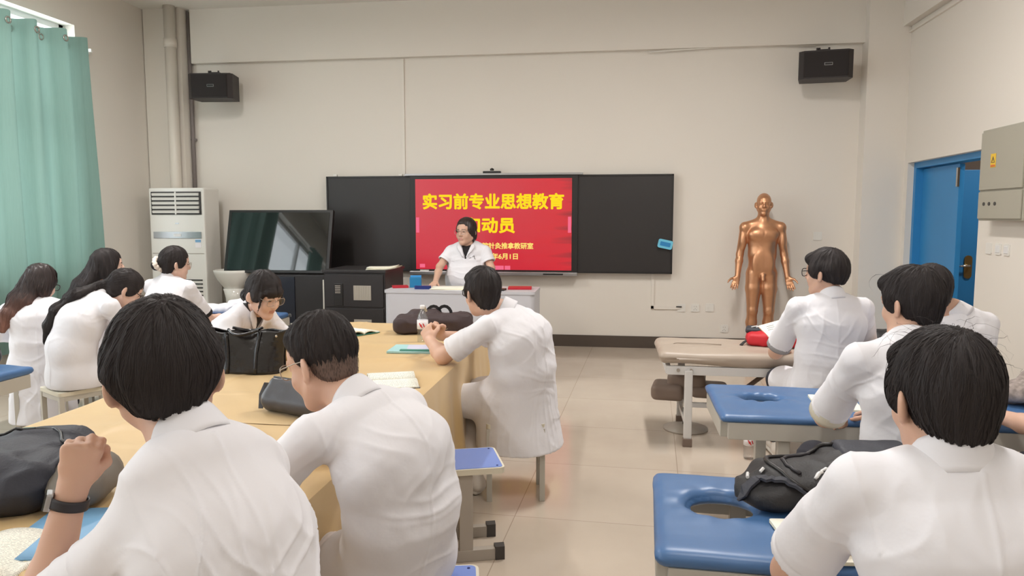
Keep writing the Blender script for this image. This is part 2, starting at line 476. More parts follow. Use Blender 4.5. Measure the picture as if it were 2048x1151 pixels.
class Sdf:
    def __init__(s): s.p = []
    def _a(s, fn, lo, hi, k, op): s.p.append((fn, np.asarray(lo, float), np.asarray(hi, float), k, op)); return s
    def cap(s, a, b, ra, rb=None, k=0.02, op='u'):
        a = vec(a); b = vec(b); rb = ra if rb is None else rb; d = b - a; l2 = max(d @ d, 1e-12)
        def fn(X, Y, Z):
            t = np.clip(((X - a[0]) * d[0] + (Y - a[1]) * d[1] + (Z - a[2]) * d[2]) / l2, 0, 1)
            return np.sqrt((X - a[0] - t * d[0]) ** 2 + (Y - a[1] - t * d[1]) ** 2 + (Z - a[2] - t * d[2]) ** 2) - (ra + (rb - ra) * t)
        r = max(ra, rb)
        return s._a(fn, np.minimum(a, b) - r, np.maximum(a, b) + r, k, op)
    def sleeve(s, a, b, ra, rb, c, n, k=0.03):
        """A tapered tube from a to b that ends in a flat cut through c with normal n."""
        a = vec(a); b = vec(b); c = vec(c); n = unit(n); d = b - a; l2 = d @ d
        def fn(X, Y, Z):
            t = np.clip(((X - a[0]) * d[0] + (Y - a[1]) * d[1] + (Z - a[2]) * d[2]) / l2, 0, 1)
            r = np.sqrt((X - a[0] - t * d[0]) ** 2 + (Y - a[1] - t * d[1]) ** 2 + (Z - a[2] - t * d[2]) ** 2) - (ra + (rb - ra) * t)
            return np.maximum(r, (X - c[0]) * n[0] + (Y - c[1]) * n[1] + (Z - c[2]) * n[2])
        r = max(ra, rb)
        return s._a(fn, np.minimum(a, b) - r, np.maximum(a, b) + r, k, 'u')
    def chain(s, pts, rs, k=0.02, op='u'):
        for i in range(len(pts) - 1): s.cap(pts[i], pts[i + 1], rs[i], rs[i + 1], k, op)
        return s
    def ball(s, c, r, k=0.02, op='u'): return s.cap(c, vec(c) + (0, 0, 1e-4), r, r, k, op)
    def ell(s, c, r, R=None, k=0.02, op='u'):
        c = vec(c); r = vec(r); R = np.eye(3) if R is None else np.asarray(R, float)   # columns are the axes
        def fn(X, Y, Z):
            x, y, z = X - c[0], Y - c[1], Z - c[2]
            u = (x * R[0, 0] + y * R[1, 0] + z * R[2, 0]) / r[0]
            v = (x * R[0, 1] + y * R[1, 1] + z * R[2, 1]) / r[1]
            w = (x * R[0, 2] + y * R[1, 2] + z * R[2, 2]) / r[2]
            k0 = np.sqrt(u * u + v * v + w * w); k1 = np.sqrt((u / r[0]) ** 2 + (v / r[1]) ** 2 + (w / r[2]) ** 2)
            return np.where(k1 > 1e-9, k0 * (k0 - 1) / np.maximum(k1, 1e-9), -r.min())
        e = np.abs(R) @ r
        return s._a(fn, c - e, c + e, k, op)
    def ellcap(s, a, b, S, wa, da, wb, db, k=0.03, op='u'):
        """A tapered limb of elliptical section from a to b: half width w along S, half depth d across."""
        a = vec(a); b = vec(b); d = b - a; L = np.linalg.norm(d); U = d / max(L, 1e-9)
        S = vec(S); S = unit(S - U * (S @ U)); Fv = np.cross(U, S)
        def fn(X, Y, Z):
            x, y, z = X - a[0], Y - a[1], Z - a[2]
            h = x * U[0] + y * U[1] + z * U[2]; t = np.clip(h / L, 0, 1)
            w = wa + (wb - wa) * t; dd = da + (db - da) * t; m = np.minimum(w, dd)
            u = (x * S[0] + y * S[1] + z * S[2]) / w; v = (x * Fv[0] + y * Fv[1] + z * Fv[2]) / dd; q = (h - t * L) / m
            k0 = np.sqrt(u * u + v * v + q * q); k1 = np.sqrt((u / w) ** 2 + (v / dd) ** 2 + (q / m) ** 2)
            return np.where(k1 > 1e-9, k0 * (k0 - 1) / np.maximum(k1, 1e-9), -m)
        r = max(wa, wb, da, db)
        return s._a(fn, np.minimum(a, b) - r, np.maximum(a, b) + r, k, op)
    def box(s, c, h, R=None, r=0.01, k=0.02, op='u'):
        c = vec(c); h = vec(h) - r; R = np.eye(3) if R is None else np.asarray(R, float)
        def fn(X, Y, Z):
            x, y, z = X - c[0], Y - c[1], Z - c[2]
            q = [np.abs(x * R[0, i] + y * R[1, i] + z * R[2, i]) - h[i] for i in range(3)]
            o = np.sqrt(np.maximum(q[0], 0) ** 2 + np.maximum(q[1], 0) ** 2 + np.maximum(q[2], 0) ** 2)
            return o + np.minimum(np.maximum(np.maximum(q[0], q[1]), q[2]), 0) - r
        e = np.abs(R) @ (h + r)
        return s._a(fn, c - e, c + e, k, op)
    def half(s, c, n, lo, hi, k=0.004):
        """Cuts away what lies beyond the plane through c with normal n, inside the box lo..hi."""
        c = vec(c); n = unit(n)
        def fn(X, Y, Z): return -((X - c[0]) * n[0] + (Y - c[1]) * n[1] + (Z - c[2]) * n[2])
        s.p.append((fn, vec(lo), vec(hi), k, 's')); return s
    def grid(s, h):
        us = [q for q in s.p if q[4] == 'u']
        lo = np.min([q[1] for q in us], 0) - 3 * h - 0.01; hi = np.max([q[2] for q in us], 0) + 3 * h + 0.01
        n = np.ceil((hi - lo) / h).astype(int) + 1
        V = np.full(n, 1.0, dtype=np.float32)
        ax = [lo[i] + h * np.arange(n[i]) for i in range(3)]
        for fn, a, b, k, op in s.p:
            m = k + 2.5 * h
            i0 = np.clip(np.floor((a - m - lo) / h).astype(int), 0, n - 1); i1 = np.clip(np.ceil((b + m - lo) / h).astype(int) + 1, 1, n)
            if np.any(i1 <= i0): continue
            X = ax[0][i0[0]:i1[0], None, None]; Y = ax[1][None, i0[1]:i1[1], None]; Z = ax[2][None, None, i0[2]:i1[2]]
            d = fn(X, Y, Z).astype(np.float32)
            sl = (slice(i0[0], i1[0]), slice(i0[1], i1[1]), slice(i0[2], i1[2]))
            A = V[sl]
            if op == 'u':
                t = np.clip(0.5 + 0.5 * (A - d) / k, 0, 1); V[sl] = A * (1 - t) + d * t - k * t * (1 - t)
            else:
                d = -d; t = np.clip(0.5 + 0.5 * (d - A) / k, 0, 1); V[sl] = A * (1 - t) + d * t + k * t * (1 - t)
        return V, lo
    def mesh(s, h, smooth=1):
        V, lo = s.grid(h)
        S = V < 0
        nx, ny, nz = V.shape
        c = np.zeros((nx - 1, ny - 1, nz - 1), np.int8)
        for a in (0, 1):
            for b in (0, 1):
                for e in (0, 1): c += S[a:nx - 1 + a, b:ny - 1 + b, e:nz - 1 + e]
        act = (c > 0) & (c < 8)
        I = np.argwhere(act)
        idx = np.full(act.shape, -1, np.int64); idx[act] = np.arange(len(I))
        cor = [(a, b, e) for a in (0, 1) for b in (0, 1) for e in (0, 1)]
        val = {q: V[I[:, 0] + q[0], I[:, 1] + q[1], I[:, 2] + q[2]].astype(np.float64) for q in cor}
        acc = np.zeros((len(I), 3)); cnt = np.zeros(len(I))
        for q in cor:
            for axis in range(3):
                if q[axis]: continue
                q2 = tuple(1 if i == axis else q[i] for i in range(3))
                a, b = val[q], val[q2]; m = (a < 0) != (b < 0)
                t = np.where(m, a / np.where(m, a - b, 1), 0)
                P = np.tile(np.array(q, float), (len(I), 1)); P[:, axis] += t
                acc += P * m[:, None]; cnt += m
        vtx = lo + h * (I + acc / np.maximum(cnt, 1)[:, None])
        F = []
        for axis in range(3):
            o1, o2 = (axis + 1) % 3, (axis + 2) % 3
            a = [slice(None)] * 3; b = [slice(None)] * 3
            a[axis] = slice(0, V.shape[axis] - 1); b[axis] = slice(1, V.shape[axis])
            for o in (o1, o2): a[o] = slice(1, V.shape[o] - 1); b[o] = slice(1, V.shape[o] - 1)
            A, B = S[tuple(a)], S[tuple(b)]
            E = np.argwhere(A != B)
            if not len(E): continue
            flip = ~A[tuple(E.T)]
            E = E.copy(); E[:, o1] += 1; E[:, o2] += 1
            def cell(d1, d2):
                G = E.copy(); G[:, o1] += d1; G[:, o2] += d2
                return idx[tuple(G.T)]
            q = np.stack([cell(-1, -1), cell(0, -1), cell(0, 0), cell(-1, 0)], 1)
            q[flip] = q[flip][:, ::-1]
            F.append(q)
        F = np.concatenate(F)
        for _ in range(smooth): vtx = relax(vtx, F, 0.5)
        return vtx, F

def relax(v, F, w=0.5):
    n = len(v); acc = np.zeros((n, 3)); cnt = np.zeros(n)
    for i in range(4):
        a, b = F[:, i], F[:, (i + 1) % 4]
        for k in range(3): acc[:, k] += np.bincount(a, v[b, k], n) + np.bincount(b, v[a, k], n)
        cnt += np.bincount(a, minlength=n) + np.bincount(b, minlength=n)
    return v * (1 - w) + w * acc / np.maximum(cnt, 1)[:, None]

def normals(v, F):
    fn = np.cross(v[F[:, 2]] - v[F[:, 0]], v[F[:, 3]] - v[F[:, 1]])
    N = np.zeros_like(v)
    for i in range(4):
        for k in range(3): N[:, k] += np.bincount(F[:, i], fn[:, k], len(v))
    return N / np.maximum(np.linalg.norm(N, axis=1), 1e-12)[:, None]

def net_mesh(name, v, F, m, parent=None, org=(0, 0, 0), facemat=None, keep=None):
    v = np.asarray(v) - vec(org)
    me = bpy.data.meshes.new(name); me.from_pydata(v.tolist(), [], F.tolist()); me.update()
    o = link(name, me, m, parent, True)
    if facemat is not None: me.polygons.foreach_set('material_index', facemat.astype(np.int32))
    return o

def frame(yaw, pitch=0.0, roll=0.0):
    """Columns: right, forward, up. yaw 0 faces +y, turning left; pitch down and roll to the right, in degrees."""
    a, p, r = rad(yaw), rad(-pitch), rad(roll)
    Rz = np.array([[math.cos(a), -math.sin(a), 0], [math.sin(a), math.cos(a), 0], [0, 0, 1]])
    Rx = np.array([[1, 0, 0], [0, math.cos(p), -math.sin(p)], [0, math.sin(p), math.cos(p)]])
    Ry = np.array([[math.cos(r), 0, math.sin(r)], [0, 1, 0], [-math.sin(r), 0, math.cos(r)]])
    return Rz @ Rx @ Ry

def folds(v, N, spots, amp=0.006, seed=0.0, base=0.0018):
    """Cloth creases: for each spot (centre, radius, across direction, frequency, strength) ridges run across it."""
    d = base * value_noise(v * 11 + seed) + 0.6 * base * value_noise(v * 27 + seed)
    for c, r, ac, fq, st in spots:
        c = vec(c); ac = unit(ac)
        e = v - c; dist = np.linalg.norm(e, axis=1)
        m = np.clip(1 - dist / r, 0, 1); m = m * m * (3 - 2 * m)
        w = value_noise(v * 6 + seed + 3.1)
        ph = (e @ ac) * fq + 1.6 * w
        q = np.stack([ph, (v @ np.array([.3, .5, .7])) * 3.0 + seed, np.full(len(v), seed)], 1)
        g = 1 - np.sqrt(value_noise(q) ** 2 + 0.012)
        d += amp * st * m * (g ** 3 - 0.3)
    return v + N * d[:, None]

# ================================================================== ROOM
def plane_box(name, c, d, m): return structure(MB().box(c, d).build(name, M[m]))
plane_box('floor', ((XL + XR) / 2, (YF + YB) / 2, -0.05), (XR - XL + 0.6, YF - YB + 0.6, 0.1), 'floor_tiles')
plane_box('ceiling', ((XL + XR) / 2, (YF + YB) / 2, ZC + 0.05), (XR - XL + 0.6, YF - YB + 0.6, 0.1), 'ceiling_paint')
plane_box('wall_front', ((XL + XR) / 2, YF + 0.1, ZC / 2), (XR - XL + 0.5, 0.2, ZC), 'wall_paint')
plane_box('wall_back', ((XL + XR) / 2, YB - 0.1, ZC / 2), (XR - XL + 0.5, 0.2, ZC), 'wall_paint')
# left wall with its window openings
w = MB()
ys = [YB] + [k for a in sorted(WINDOWS) for k in a[:2]] + [YF]
for i in range(0, len(ys), 2):
    w.box((XL - 0.12, (ys[i] + ys[i + 1]) / 2, ZC / 2), (0.24, ys[i + 1] - ys[i], ZC))
for a in WINDOWS:
    w.box((XL - 0.12, (a[0] + a[1]) / 2, a[2] / 2), (0.24, a[1] - a[0], a[2]))
    w.box((XL - 0.12, (a[0] + a[1]) / 2, (a[3] + ZC) / 2), (0.24, a[1] - a[0], ZC - a[3]))
structure(w.build('wall_left', M['wall_paint']))
for i, (y0, y1, z0, z1) in enumerate(WINDOWS):
    f = MB(); x = XL - 0.16; t = 0.055
    for y in (y0 + t / 2, (y0 + y1) / 2, y1 - t / 2): f.box((x, y, (z0 + z1) / 2), (0.06, t, z1 - z0))
    for z in (z0 + t / 2, z0 + (z1 - z0) * 0.60, z1 - t / 2): f.box((x, (y0 + y1) / 2, z), (0.06, y1 - y0, t * (1.8 if z0 + 0.5 < z < z1 - 0.3 else 1)))
    wn = structure(f.build('window_%d' % (i + 1), M['white_frame']))
    MB().box((x, (y0 + y1) / 2, (z0 + z1) / 2), (0.006, y1 - y0 - 0.1, z1 - z0 - 0.1)).build('pane', M['window_glass'], wn)
# right wall with the door opening
DY0, DY1, DZ = 6.44, 7.98, 1.985
w = MB()
w.box((XR + 0.12, (YB + DY0) / 2, ZC / 2), (0.24, DY0 - YB, ZC))
w.box((XR + 0.12, (DY1 + YF) / 2, ZC / 2), (0.24, YF - DY1, ZC))
w.box((XR + 0.12, (DY0 + DY1) / 2, (DZ + ZC) / 2), (0.24, DY1 - DY0, ZC - DZ))
structure(w.build('wall_right', M['wall_paint']))
# the corridor behind the half-open door
w = MB()
w.box((XR + 2.0, 7.2, ZC / 2), (0.1, 5.0, ZC)); w.box((XR + 1.1, 9.6, ZC / 2), (1.9, 0.1, ZC)); w.box((XR + 1.1, 4.8, ZC / 2), (1.9, 0.1, ZC))
w.box((XR + 1.1, 7.2, 2.75), (1.9, 5.0, 0.1)); w.box((XR + 1.1, 7.2, -0.05), (1.7, 5.0, 0.1))
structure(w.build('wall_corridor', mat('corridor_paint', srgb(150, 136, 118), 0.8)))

# corner column, ceiling beams, skirting
plane_box('wall_column', (2.68, YF - 0.09, ZC / 2), (0.42, 0.2, ZC), 'wall_paint')
plane_box('wall_corner', (-5.21, YF - 0.08, ZC / 2), (0.46, 0.18, ZC), 'wall_paint')
plane_box('trim_1', ((-4.915 + 2.47) / 2, YF - 0.035, (3.215 + ZC) / 2), (2.47 + 4.915, 0.09, ZC - 3.215), 'wall_paint')
b = MB(); b.box((XR - 0.035, (YB + YF - .1) / 2, (3.335 + ZC) / 2), (0.09, YF - .1 - YB, ZC - 3.335)); b.box((XR - 0.01, (YB + YF - .1) / 2, 3.28), (0.03, YF - .1 - YB, 0.02))
structure(b.build('trim_2', M['wall_paint']))
plane_box('baseboard_front', ((-5.0 + 2.47) / 2, YF - 0.006, 0.065), (7.47, 0.018, 0.13), 'skirting')
plane_box('baseboard_right', (XR - 0.006, (YB + DY0) / 2, 0.065), (0.018, DY0 - YB, 0.13), 'skirting')

# blue double door, one leaf pushed open towards the corridor
dx = XR + 0.13
f = MB(); ft = 0.055
f.box((dx, DY1 - ft / 2, DZ / 2), (0.14, ft, DZ)); f.box((dx, DY0 + ft / 2, DZ / 2), (0.14, ft, DZ)); f.box((dx, (DY0 + DY1) / 2, DZ - ft / 2), (0.14, DY1 - DY0 - 2 * ft, ft))
door = structure(f.build('door_1', M['door_blue']))
MB().box((dx + 0.02, 7.53, 0.96), (0.045, 0.80, 1.92), bev=0.004).build('door_leaf', M['door_blue'], door)
# a second blue door farther along the corridor, seen through the open half
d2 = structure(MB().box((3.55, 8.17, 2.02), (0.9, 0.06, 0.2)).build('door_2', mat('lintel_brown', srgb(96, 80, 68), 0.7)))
leaf = MB().box((3.395, 8.13, 0.96), (0.53, 0.045, 1.92), bev=0.004).build('door_leaf', M['door_blue'], d2)
MB().prism(rrect(0.075, 0.235, 0.035), 0, 0.012, Matrix.Translation((3.535, 8.105, 0.94)) @ Matrix.Rotation(rad(90), 4, 'X')).build('lock_plate', M['brass'], leaf)
MB().tube([(3.535, 8.10, 0.955), (3.535, 8.055, 0.955), (3.52, 8.045, 0.955), (3.405, 8.045, 0.95)], 0.011, 10).build('door_handle', M['chrome'], leaf, True)
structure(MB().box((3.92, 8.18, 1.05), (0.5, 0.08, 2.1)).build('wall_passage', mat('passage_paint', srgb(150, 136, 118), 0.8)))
cl = tag(thing('added_ceiling_lamp', 'unseen lamp added to light the corridor past the blue door', 'lamp', (3.9, 6.9, 2.66)), 'unseen lamp added to light the corridor past the blue door', 'lamp')  # unseen fixture, added because the corridor needs light
MB().box((0, 0, 0.02), (0.3, 0.3, 0.04), bev=0.01).build('housing', M['white_frame'], cl)
MB().box((0, 0, -0.005), (0.26, 0.26, 0.01)).build('diffuser', M['added_lamp_glow'], cl)
area('added_lamp_light', (3.9, 6.9, 2.63), (0, 0, 0), 0.26, 0.26, 22, (1.0, 0.965, 0.935))
MB().box((dx - 0.012, 7.135, 1.80), (0.02, 0.03, 0.17), bev=0.004).build('door_bolt', M['chrome'], door)

# curtain on its rod
rod = MB().tube([(XL + 0.025, 4.7, 3.135), (XL + 0.025, 7.13, 3.135)], 0.013, 12).build('curtain_rod', M['white_plastic'], None, True)
tag(rod, 'white rod carrying the green curtain at the window', 'curtain rod')
MB().lathe([(0, 0), (0.02, 0.0), (0.022, 0.02), (0.012, 0.04), (0, 0.042)], (0, 0, 0), 16, Matrix.Rotation(rad(-90), 3, 'X')).build('finial', M['white_plastic'], rod, True, (XL + 0.025, 7.12, 3.135))
MB().box((XL + 0.06, 7.06, 3.135), (0.12, 0.025, 0.03)).build('bracket', M['white_plastic'], rod)
def curtain_fn(u, v):
    y = 4.80 + u * 2.16 + (0.05 * v * v if u > .9 else 0) * 1.0
    y += u * 0.06 * v
    z = 3.225 - v * 2.98
    ph = u * 2 * PI * 6.0 + 1.3 + 0.5 * math.sin(u * 9)
    amp = 0.060 + 0.022 * math.sin(u * 23 + 1) + 0.012 * math.sin(v * 5 + u * 30)
    s = math.sin(ph + 0.25 * math.sin(v * 3.0 + u * 11))
    x = XL + 0.125 + amp * (abs(s) ** 0.75) * (1 if s > 0 else -1)
    return (x, y, z + 0.012 * math.sin(ph * 1.0))
cur = MB().grid(curtain_fn, 320, 40).build('curtain', M['curtain_cloth'], None, True)
tag(cur, 'long translucent green curtain with eyelets drawn across the left window', 'curtain')
for k in range(12):
    u = (k + 0.5 - 1.3 / PI) / 12.0
    for _ in range(3): u = (k * PI + PI / 2 - 1.3 - 0.5 * math.sin(u * 9)) / (12 * PI)
    if not 0.0 < u < 1: continue
    x, y, z = curtain_fn(u, 0.03)
    g = MB().tube([(0, 0.026 * math.cos(a * PI / 12), 0.026 * math.sin(a * PI / 12)) for a in range(24)], 0.008, 8, closed=True)
    g.build('grommet', M['chrome'], cur, True, (x + (0.003 if k % 2 == 0 else -0.003), y, z))

def gathered_fn(u, v):
    z = 3.22 - v * 2.9; w = 0.16 + 0.14 * abs(v - .62) ** 1.2
    y = 3.0 + (u - .5) * 2 * w
    return (XL + 0.10 + 0.045 * math.sin(u * 2 * PI * 6) , y, z)
gc = MB().grid(gathered_fn, 120, 30).build('curtain', M['curtain_cloth'], None, True)
tag(gc, 'green curtain gathered to one side of the bright second window', 'curtain')
rod2 = MB().tube([(XL + 0.10, 1.7, 3.135), (XL + 0.10, 4.18, 3.135)], 0.013, 12).build('curtain_rod', M['white_plastic'], None, True)
tag(rod2, 'white rod carrying the gathered green curtain', 'curtain rod')

# corner down-pipe and the grey cable conduit beside it
pp = MB().tube([(-5.06, YF - 0.25, 0.0), (-5.06, YF - 0.25, ZC)], 0.062, 20).build('down_pipe', M['pipe_white'], None, True)
tag(pp, 'white vertical down pipe in the far left corner behind the air conditioner', 'pipe')
MB().tube([(-5.06, YF - 0.25, 3.36), (-5.06, YF - 0.25, 3.46)], 0.072, 20).build('coupling', M['pipe_white'], pp, True)
cd = MB().tube([(-4.955, YF - 0.04, 1.2), (-4.955, YF - 0.04, ZC - .02)], 0.022, 10).build('cable_conduit', M['conduit_grey'], None, True)
tag(cd, 'thin grey cable conduit running up the wall behind the left speaker', 'conduit')
for z in (1.6, 2.35, 2.95): MB().box((-4.955, YF - 0.03, z), (0.075, 0.03, 0.022)).build('clip', M['conduit_grey'], cd)
t = MB().box((-2.415, YF - 0.008, 2.53), (0.035, 0.016, 1.36)).build('wall_trunking', M['trunking'])
tag(t, 'white vertical cable trunking on the wall above the blackboard', 'cable trunking')
t = MB(); t.box((0.39, YF - 0.008, 0.66), (0.03, 0.016, 0.44)); t.box((0.53, YF - 0.008, 0.455), (0.31, 0.016, 0.035))
tag(t.build('wall_trunking', M['trunking']), 'white L-shaped cable trunking below the right end of the blackboard', 'cable trunking')
t = MB(); t.tube([(0.3, YF - 0.06, 3.19), (1.4, YF - 0.04, 3.235), (2.0, YF - 0.05, 3.20)], 0.008, 6)
tag(t.build('speaker_cable', M['trunking'], None, True), 'white cable strung along the beam to the right speaker', 'cable')

# wall sockets, switches
def socket(name, loc, rz, label, cat, kind, group=None):
    o = thing(name, label, cat, loc, rz, group)
    MB().prism(rrect(0.086, 0.086, 0.008), 0, 0.009, Matrix.Rotation(rad(90), 4, 'X')).build('plate', M['white_plastic'], o)
    if kind == 'socket':
        s = MB()
        for x, z in ((-0.011, 0.016), (0.011, 0.016), (0, -0.008), (-0.013, -0.02), (0.013, -0.02)): s.box((x, -0.0095, z), (0.003, 0.002, 0.008))
        s.build('slot', M['grey_dark'], o)
    elif kind == 'switch':
        MB().box((0, -0.011, 0), (0.05, 0.008, 0.055), bev=0.003).build('rocker', M['white_frame'], o)
    elif kind == 'cable':
        MB().box((-0.028, -0.014, 0.012), (0.06, 0.012, 0.014)).build('plug', M['grey_dark'], o)
    return o
socket('wall_socket', (0.705, YF, 0.455), 0, 'white socket plate with a plug where the L-shaped trunking ends', 'socket', 'cable')
socket('wall_socket', (0.852, YF, 0.457), 0, 'white socket plate in the middle of the row beside the trunking', 'socket', 'socket')
socket('wall_socket', (1.005, YF, 0.462), 0, 'plain white plate at the right end of the socket row', 'socket', 'blank')
socket('wall_socket', (1.165, YF, 0.235), 0, 'white socket low on the wall left of the copper figure', 'socket', 'socket')
socket('wall_plate', (2.10, YF, 1.245), 0, 'blank white wall plate right of the copper figure', 'wall plate', 'blank')
for y, l in ((6.235, 'white light switch farthest from the camera beside the blue door'), (6.09, 'middle one of three white light switches by the blue door'), (5.965, 'white light switch nearest the camera below the metal box')):
    socket('light_switch', (XR, y, 1.205), rad(-90), l, 'switch', 'blank' if y > 6.2 else 'switch')

# grey distribution box on the right wall
o = thing('electrical_box', 'grey metal distribution box with a yellow warning sign on the right wall', 'electrical box', (XR, 5.86, 1.0))
MB().box((-0.06, 0, 0.76), (0.12, 0.64, 0.68), bev=0.006).build('body', M['box_grey'], o)
MB().box((-0.127, 0.0, 0.865), (0.014, 0.61, 0.43), bev=0.004).build('door', M['box_grey'], o)
MB().box((-0.127, 0.0, 0.535), (0.014, 0.61, 0.20), bev=0.004).build('lower_panel', M['box_grey'], o)
w = MB().box((-0.1355, 0.105, 0.862), (0.002, 0.075, 0.10)).build('warning_label', M['yellow_label'], o)
s = MB()
for a, b2 in (((0, 0.89), (0.024, 0.848)), ((0.024, 0.848), (-0.024, 0.848)), ((-0.024, 0.848), (0, 0.89))): s.tube([(-0.1375, 0.105 + a[0], a[1]), (-0.1375, 0.105 + b2[0], b2[1])], 0.0018, 6)
s.tube([(-0.1375, 0.109, 0.88), (-0.1375, 0.101, 0.868), (-0.1375, 0.108, 0.866), (-0.1375, 0.104, 0.853)], 0.0016, 6)
s.build('warning_sign', M['ink'], w)
MB().box((-0.1375, 0.105, 0.824), (0.002, 0.06, 0.014)).build('caption_strip', M['orange_label'], w)
for y in (0.21, 0.13, 0.045): MB().lathe([(0.016, 0), (0.016, 0.004), (0, 0.004)], (0, 0, 0), 16, Matrix.Rotation(rad(-90), 3, 'Y'), 0.85).build('cable_hole', M['grey_dark'], o, False, (-0.134, y, 0.545))

# unseen ceiling lamps, added in rows to light the room
added_lamp_group = 'added ceiling lamps'
for y in (-1.6, 1.6, 4.8):
    for x in (-3.4, 0.6):
        o = thing('added_ceiling_lamp', 'long unseen ceiling lamp added to light the classroom', 'lamp', (x, y, ZC - 0.12), 0, added_lamp_group)
        MB().box((0, 0, 0.05), (0.18, 1.2, 0.06), bev=0.01).build('housing', M['white_frame'], o)
        MB().tube([(0, -0.58, 0.0), (0, 0.58, 0.0)], 0.014, 10).build('lamp_tube', M['added_lamp_glow'], o, True)
        for s in (-1, 1): MB().tube([(0, s * 0.4, 0.08), (0, s * 0.4, 0.125)], 0.008, 8).build('hanger', M['white_frame'], o)
        area('added_lamp_light', (x, y, ZC - 0.16), (0, 0, 0), 0.16, 1.16, ADDED_LAMP_POWER[y], (1.0, 0.965, 0.935))

# ================================================================== FRONT WALL EQUIPMENT
def speaker(name, loc, rz, label, wdt=0.50, hgt=0.27, dep=0.24):
    o = thing(name, label, 'loudspeaker', loc, rz)
    ol = [(-wdt / 2, -dep / 2), (-wdt / 2 + 0.05, -dep / 2 - 0.045), (wdt / 2 - 0.05, -dep / 2 - 0.045), (wdt / 2, -dep / 2), (wdt / 2 - 0.03, dep / 2), (-wdt / 2 + 0.03, dep / 2)]
    MB().prism(ol, -hgt / 2, hgt / 2).build('cabinet', M['speaker_black'], o)
    ol2 = [(-wdt / 2 + 0.012, -dep / 2 - 0.004), (-wdt / 2 + 0.055, -dep / 2 - 0.052), (wdt / 2 - 0.055, -dep / 2 - 0.052), (wdt / 2 - 0.012, -dep / 2 - 0.004)]
    MB().prism(ol2, -hgt / 2 + 0.015, hgt / 2 - 0.015).build('grille', M['speaker_cloth'], o)
    bd = MB().box((0.02, -dep / 2 - 0.054, 0.0), (0.075, 0.004, 0.026)).build('badge', M['silver'], o)
    MB().box((0.02, -dep / 2 - 0.057, 0.0), (0.067, 0.003, 0.019)).build('badge_face', M['frame_black'], bd)
    br = MB(); br.box((0, 0.04, hgt / 2 + 0.02), (0.10, 0.09, 0.04)); br.box((0, dep / 2 + 0.06, hgt / 2 + 0.03), (0.05, 0.2, 0.03)); br.box((0, dep / 2 + 0.145, hgt / 2 + 0.02), (0.12, 0.02, 0.12))
    for x in (-.07, -.05, .04): br.tube([(x, 0.0, hgt / 2), (x, 0.0, hgt / 2 + 0.055)], 0.010, 8)
    br.build('bracket', M['speaker_black'], o)
    return o
speaker('loudspeaker', (-4.49, 7.93, 2.885), rad(5), 'black wall loudspeaker high beside the corner pipe on the left')
speaker('loudspeaker', (2.02, 7.93, 2.935), rad(-8), 'black wall loudspeaker high above the copper figure on the right')

# blackboards flanking the screen
BZ0, BZ1, BY = 0.832, 1.906, 8.17
def blackboard(x0, x1, label, y):
    o = thing('blackboard', label, 'blackboard', ((x0 + x1) / 2, y, BZ0))
    wd = x1 - x0; hh = BZ1 - BZ0
    MB().box((0, 0.012, hh / 2), (wd - 0.02, 0.024, hh - 0.02)).build('writing_surface', M['board_black'], o)
    f = MB()
    for sx in (-1, 1): f.box((sx * (wd / 2 - 0.008), 0.01, hh / 2), (0.016, 0.04, hh))
    for z in (0.008, hh - 0.008): f.box((0, 0.01, z), (wd, 0.04, 0.016))
    f.build('frame', M['frame_black'], o)
    return o
blackboard(-3.31, -2.30, 'blank dark blackboard panel left of the lit red screen', BY)
blackboard(-0.46, 0.59, 'blank dark blackboard panel right of the lit red screen', BY)
sc = thing('interactive_screen', 'wide wall screen showing a red slide with yellow Chinese title', 'screen', (-1.377, BY, BZ0))
f = MB(); f.box((0, 0.01, 0.535), (1.885, 0.07, 1.085), bev=0.004)
f.build('housing', M['frame_black'], sc)
MB().box((0, 0.0, 1.085), (1.99, 0.09, 0.02)).build('top_rail', M['silver'], sc)
MB().box((0, -0.02, -0.012), (1.89, 0.11, 0.04), bev=0.006).build('pen_tray', M['silver'], sc)
MB().box((0.68, -0.077, -0.012), (0.22, 0.006, 0.016)).build('port_cover', M['frame_black'], sc)
MB().box((-0.78, -0.03, 0.014), (0.10, 0.03, 0.014)).build('eraser', M['white_plastic'], sc)
slide = MB().box((0, -0.028, 0.532), (1.757, 0.006, 1.008)).build('slide', M['slide_red'], sc)
slide.location = (0, 0, 0)
def text(body, size, x, z, m, parent, y=-0.0325, bold=0.0, align='CENTER', name='lettering', wide=0):
    c = bpy.data.curves.new(name, 'FONT'); c.body = body; c.size = size; c.align_x = align; c.align_y = 'CENTER'
    o = bpy.data.objects.new(name, c); COL.objects.link(o)
    dg = bpy.context.evaluated_depsgraph_get(); dg.update()
    me = bpy.data.meshes.new_from_object(o.evaluated_get(dg)); bpy.data.objects.remove(o)
    vs = [v.co.copy() for v in me.vertices]; fs = [tuple(p.vertices) for p in me.polygons]; bpy.data.meshes.remove(me)
    xs = [v.x for v in vs]; zs = [v.y for v in vs]
    cx, cz = (min(xs) + max(xs)) / 2, (min(zs) + max(zs)) / 2
    k = (wide / (max(xs) - min(xs))) if wide else 1.0
    mb = MB()                      # a heavy weight is drawn as the strokes repeated a hair apart
    offs = [(0, 0)] if not bold else [(0, 0)] + [(bold * q * math.cos(rad(t)), bold * q * math.sin(rad(t))) for q in (.55, 1.0) for t in range(0, 360, 30)]
    for i, (a, b2) in enumerate(offs):
        mb.add([((v.x - cx) * k + a, -0.00005 * i, v.y - cz + b2) for v in vs], fs)
    return mb.build(name, m, parent, False, (x, y, z))
text('实习前专业思想教育', 0.178, 0.0, 0.787, M['slide_yellow'], slide, bold=0.0065, wide=1.575)
